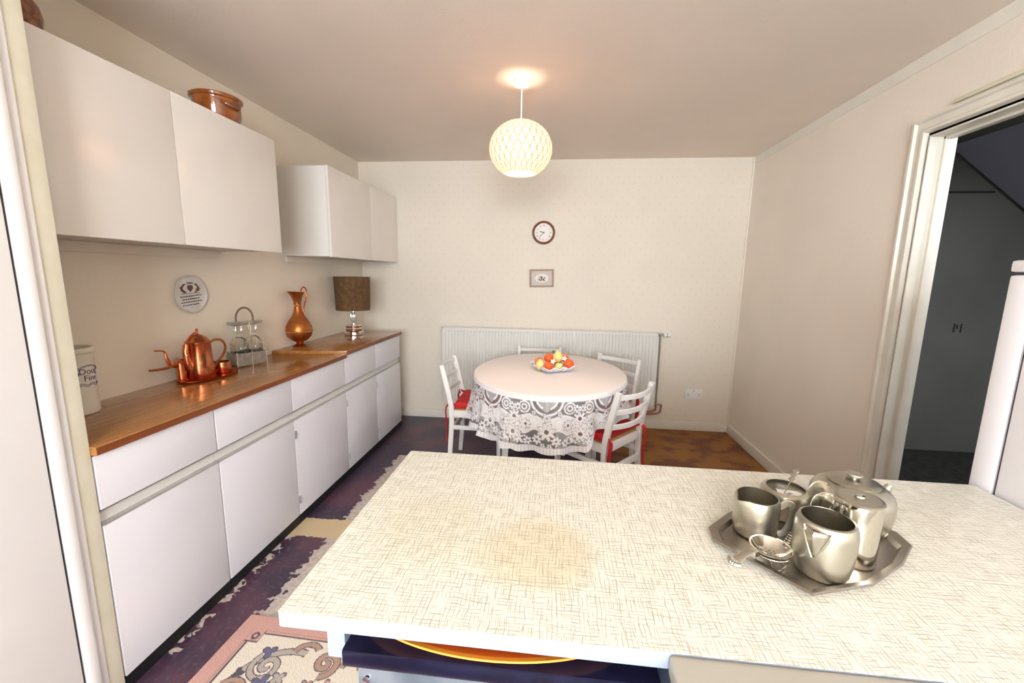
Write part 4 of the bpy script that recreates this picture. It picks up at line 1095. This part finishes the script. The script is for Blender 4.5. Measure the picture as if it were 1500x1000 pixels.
# tea strainer on its drip stand
t = thing('tea_strainer', 'steel tea strainer in a wire stand with handle over the tray edge', 'strainer', (.389, .708, ZS))
bm = B(); lathe(bm, [(0, .012), (.012, .013), (.024, .019), (.031, .029), (.0335, .0305), (.034, .032), (.031, .032), (.024, .022), (.012, .016), (0, .0145)], 40); obj('strainer_bowl', bm, M['steel_pol'], t)
bm = B()
for k in range(40):
    r = .0035*math.sqrt(k); a = k*2.4; z = .0152+(r/.03)**2*.010
    lathe(bm, [(.0002, 0), (.0009, 0), (0, .0003)], 6, c=(r*math.cos(a), r*math.sin(a), z))
obj('holes', bm, M['dark_gap'], t)
bm = B(); hdv = V(-.93, -.36, 0); tube(bm, [hdv*.030+V(0, 0, .031), hdv*.045+V(0, 0, .030), hdv*.062+V(0, 0, .024), hdv*.072+V(0, 0, .018)], lambda q: .7+.5*q, 8, flat=(.0075, .0009), smooth=5); obj('handle', bm, M['steel'], t)
bm = B()
for k in range(7):
    a = math.radians(150+k*22); sphere(bm, (0, 0, 0), .0042, n=8, mtx=T(hdv*.074+V(.010*math.cos(a)*.9, .012*math.sin(a), .017)))
obj('ornament', bm, M['steel'], t)
bm = B()
for r, z in ((.022, .001), (.030, .024)): tube(bm, [V(r*math.cos(2*PI*k/24), r*math.sin(2*PI*k/24), z) for k in range(25)], .0009, 6)
for k in range(6):
    a = k*PI/3; tube(bm, [(.022*math.cos(a), .022*math.sin(a), .001), (.027*math.cos(a+.2), .027*math.sin(a+.2), .012), (.031*math.cos(a), .031*math.sin(a), .026)], .0009, 6, smooth=3)
obj('wire_stand', bm, M['steel_pol'], t)
bm = B()
for k in range(6): tube(bm, [V(.030+.006*math.cos(q)+.004*k, .010+.004*k+.006*math.sin(q), .028+.002*k) for q in np.linspace(0, 2*PI, 12)], .0008, 5)
obj('chain', bm, M['steel_pol'], t)

# ------------------------------------------------------------------ rug
def rug():
    nx, ny = 400, 420
    x0, x1, y0, y1 = 0., 1.15, 0., 1.25     # local: x to the right, y back from the far edge
    xs = np.linspace(x0, x1, nx); ys = np.linspace(y0, y1, ny); X, Y = np.meshgrid(xs, ys)
    pink = np.array([.56, .33, .29]); cream = np.array([.70, .64, .54]); dk = np.array([.10, .085, .11]); gold = np.array([.42, .37, .33]); tan = np.array([.40, .26, .20]); blue = np.array([.13, .13, .22])
    # mirror to handle all four corners
    mx = np.minimum(X, x1-X); my = np.minimum(Y, y1-Y)
    C = np.tile(pink, (ny, nx, 1))
    def put(mask, c): C[mask] = c
    inner = (mx > .075) & (my > .075); put(inner, cream)
    put((np.abs(mx-.075) < .003) & (my > .072) | (np.abs(my-.075) < .003) & (mx > .072), dk)
    put((np.abs(mx-.062) < .002) & (my > .06) | (np.abs(my-.062) < .002) & (mx > .06), tan)
    sqm = (mx > .062) & (my > .062) & (mx < .118) & (my < .118); put(sqm, pink); put(sqm & ((np.abs(mx-.116) < .003) | (np.abs(my-.116) < .003)), dk)
    put((np.abs(np.hypot(mx-.09, my-.09)-.012) < .004), dk)
    # medallion
    def med(o): return (mx > .30+o) & (my > .26+o) & (mx+my > .66+o*1.6)
    put(med(0), dk); put(med(.006), tan); put(med(.034), dk); put(med(.038), cream); put(med(.062), dk); put(med(.067), pink)
    def scroll(cx, cy, R, turns, w, c, flip=1, rot=0., outline=True):
        dx, dy = mx-cx, (my-cy)*flip; r = np.hypot(dx, dy); th = (np.arctan2(dy, dx)+rot) % (2*PI)
        best = np.full(r.shape, 9.)
        for k in range(int(turns)+1):
            tt = th+2*PI*k; ok = tt < turns*2*PI; rr = R*(tt/(turns*2*PI))
            best = np.where(ok, np.minimum(best, np.abs(r-rr)), best)
        if outline: put(best < w+.004, dk)
        put(best < w, c)
    def arc(cx, cy, R, a0, a1, w, c, ys=1.):
        dx, dy = mx-cx, (my-cy)/ys; r = np.hypot(dx, dy); th = np.arctan2(dy, dx) % (2*PI)
        ok = (th > a0) & (th < a1); put(ok & (np.abs(r-R) < w+.004), dk); put(ok & (np.abs(r-R) < w), c)
    arc(.30, .30, .17, 2.9, 4.9, .011, gold)
    scroll(.22, .20, .058, 1.7, .009, gold, 1, .5); scroll(.16, .31, .055, 1.6, .009, tan, -1, 1.2); scroll(.42, .16, .050, 1.6, .010, tan, 1, 2.2)
    arc(.36, .22, .09, .2, 2.4, .010, blue, .7); arc(.33, .145, .05, 3.4, 5.6, .009, tan); arc(.52, .17, .036, 3.2, 6.2, .009, tan); arc(.135, .45, .07, .5, 2.8, .010, blue)
    scroll(.15, .50, .05, 1.6, .009, gold, 1, 3.0)
    def leaf(cx, cy, R, n, rot, c):
        dx, dy = mx-cx, my-cy; r = np.hypot(dx, dy); th = np.arctan2(dy, dx)+rot; rim = R*(.35+.65*np.abs(np.cos(n*th/2)))
        put(r < rim+.004, dk); put(r < rim-.002, c)
    leaf(.245, .265, .038, 5, .2, blue); leaf(.29, .235, .026, 4, .9, gold); leaf(.47, .235, .022, 4, .3, pink); leaf(.40, .245, .022, 4, .8, pink); leaf(.44, .285, .045, 5, .6, cream); leaf(.40, .25, .014, 3, 0, dk)
    leaf(.19, .145, .026, 3, .7, blue); leaf(.14, .235, .018, 3, 0, dk); leaf(.12, .385, .024, 4, .3, blue); leaf(.555, .12, .022, 4, .1, blue); leaf(.28, .345, .026, 4, .2, blue)
    rs = np.random.RandomState(4); C *= (1+.10*(rs.rand(ny, nx, 1)-.5))
    th_ = .009
    co = np.stack([X, -Y, np.full_like(X, th_)+.0012*rs.rand(ny, nx)], -1).reshape(-1, 3)
    idx = np.arange(nx*ny).reshape(ny, nx)
    F = np.stack([idx[:-1, :-1], idx[1:, :-1], idx[1:, 1:], idx[:-1, 1:]], -1).reshape(-1, 4).tolist()
    vs = co.tolist(); base = len(vs)
    border = list(idx[0, :])+list(idx[1:, -1])+list(idx[-1, -2::-1])+list(idx[-2:0:-1, 0])
    for b in border: vs.append([vs[b][0], vs[b][1], .0005])
    nb = len(border)
    for k in range(nb): F.append([int(border[k]), int(border[(k+1) % nb]), base+(k+1) % nb, base+k])
    me = bpy.data.meshes.new('rug'); me.from_pydata(vs, [], F)
    al = me.attributes.new('pile', 'FLOAT_COLOR', 'POINT')
    cc = np.ones((len(vs), 4), np.float32); cc[:base, :3] = C.reshape(-1, 3); cc[base:, :3] = pink
    al.data.foreach_set('color', cc.reshape(-1)); me.materials.append(M['rug'])
    o = bpy.data.objects.new('floor_rug', me); COL.objects.link(o)
    tag(o, 'pink-bordered cream rug with grey scrollwork on the floor at lower left', 'rug')
    o.location = (-1.20, 1.385, 0); o.rotation_euler = (0, 0, math.radians(-1.5))
rug()

# ------------------------------------------------------------------ lights and camera
def area(name, loc, rot, sx, sy, col, e):
    l = bpy.data.lights.new(name, 'AREA'); l.shape = 'RECTANGLE'; l.size = sx; l.size_y = sy; l.color = col; l.energy = e
    o = bpy.data.objects.new(name, l); COL.objects.link(o); o.location = loc; o.rotation_euler = rot; return o
area('window_daylight', (0, YF-.16, 1.45), (math.radians(104), 0, 0), 2.4, 1.3, (.84, .91, 1.), 125.)
l = bpy.data.lights.new('pendant_bulb', 'POINT'); l.color = (1., .69, .50); l.energy = 155.; l.shadow_soft_size = .035
o = bpy.data.objects.new('pendant_bulb', l); COL.objects.link(o); o.location = (PX, PY, 2.06)

area('hall_fill_light', (3.0, 1.6, 2.36), (0, 0, 0), .8, .8, (.92, .94, 1.), 60.)  # unseen fill light, added to brighten the dim hallway
l = bpy.data.lights.new('near_ceiling_lamp', 'POINT'); l.color = (1., .91, .80); l.energy = 42.; l.shadow_soft_size = .3
o = bpy.data.objects.new('near_ceiling_lamp', l); COL.objects.link(o); o.location = (.1, -1.5, 1.95)
wd = bpy.data.worlds.new('sky'); S.world = wd; wd.use_nodes = True
bg = wd.node_tree.nodes['Background']; bg.inputs['Color'].default_value = (.80, .90, 1., 1); bg.inputs['Strength'].default_value = 1.5

F_PX, YAW, PITCH, ROLL = 608.157436, .104006153, .159002701, .0157059885
cyw, syw = math.cos(YAW), math.sin(YAW)
fv = V(-syw*math.cos(PITCH), cyw*math.cos(PITCH), -math.sin(PITCH)); rv = V(cyw, syw, 0); uv = rv.cross(fv)
r2 = rv*math.cos(ROLL)+uv*math.sin(ROLL); u2 = -rv*math.sin(ROLL)+uv*math.cos(ROLL)
cam = bpy.data.cameras.new('camera'); cam.sensor_width = 36; cam.lens = F_PX/1500*36; cam.clip_start = .02
co = bpy.data.objects.new('camera', cam); COL.objects.link(co)
mw = Matrix((r2, u2, -fv)).transposed().to_4x4(); mw.translation = V(0, 0, 1.40); co.matrix_world = mw
S.camera = co
S.view_settings.view_transform = 'Standard'; S.view_settings.look = 'None'; S.view_settings.gamma = 1; S.view_settings.use_curve_mapping = False
S.view_settings.exposure = 0.8
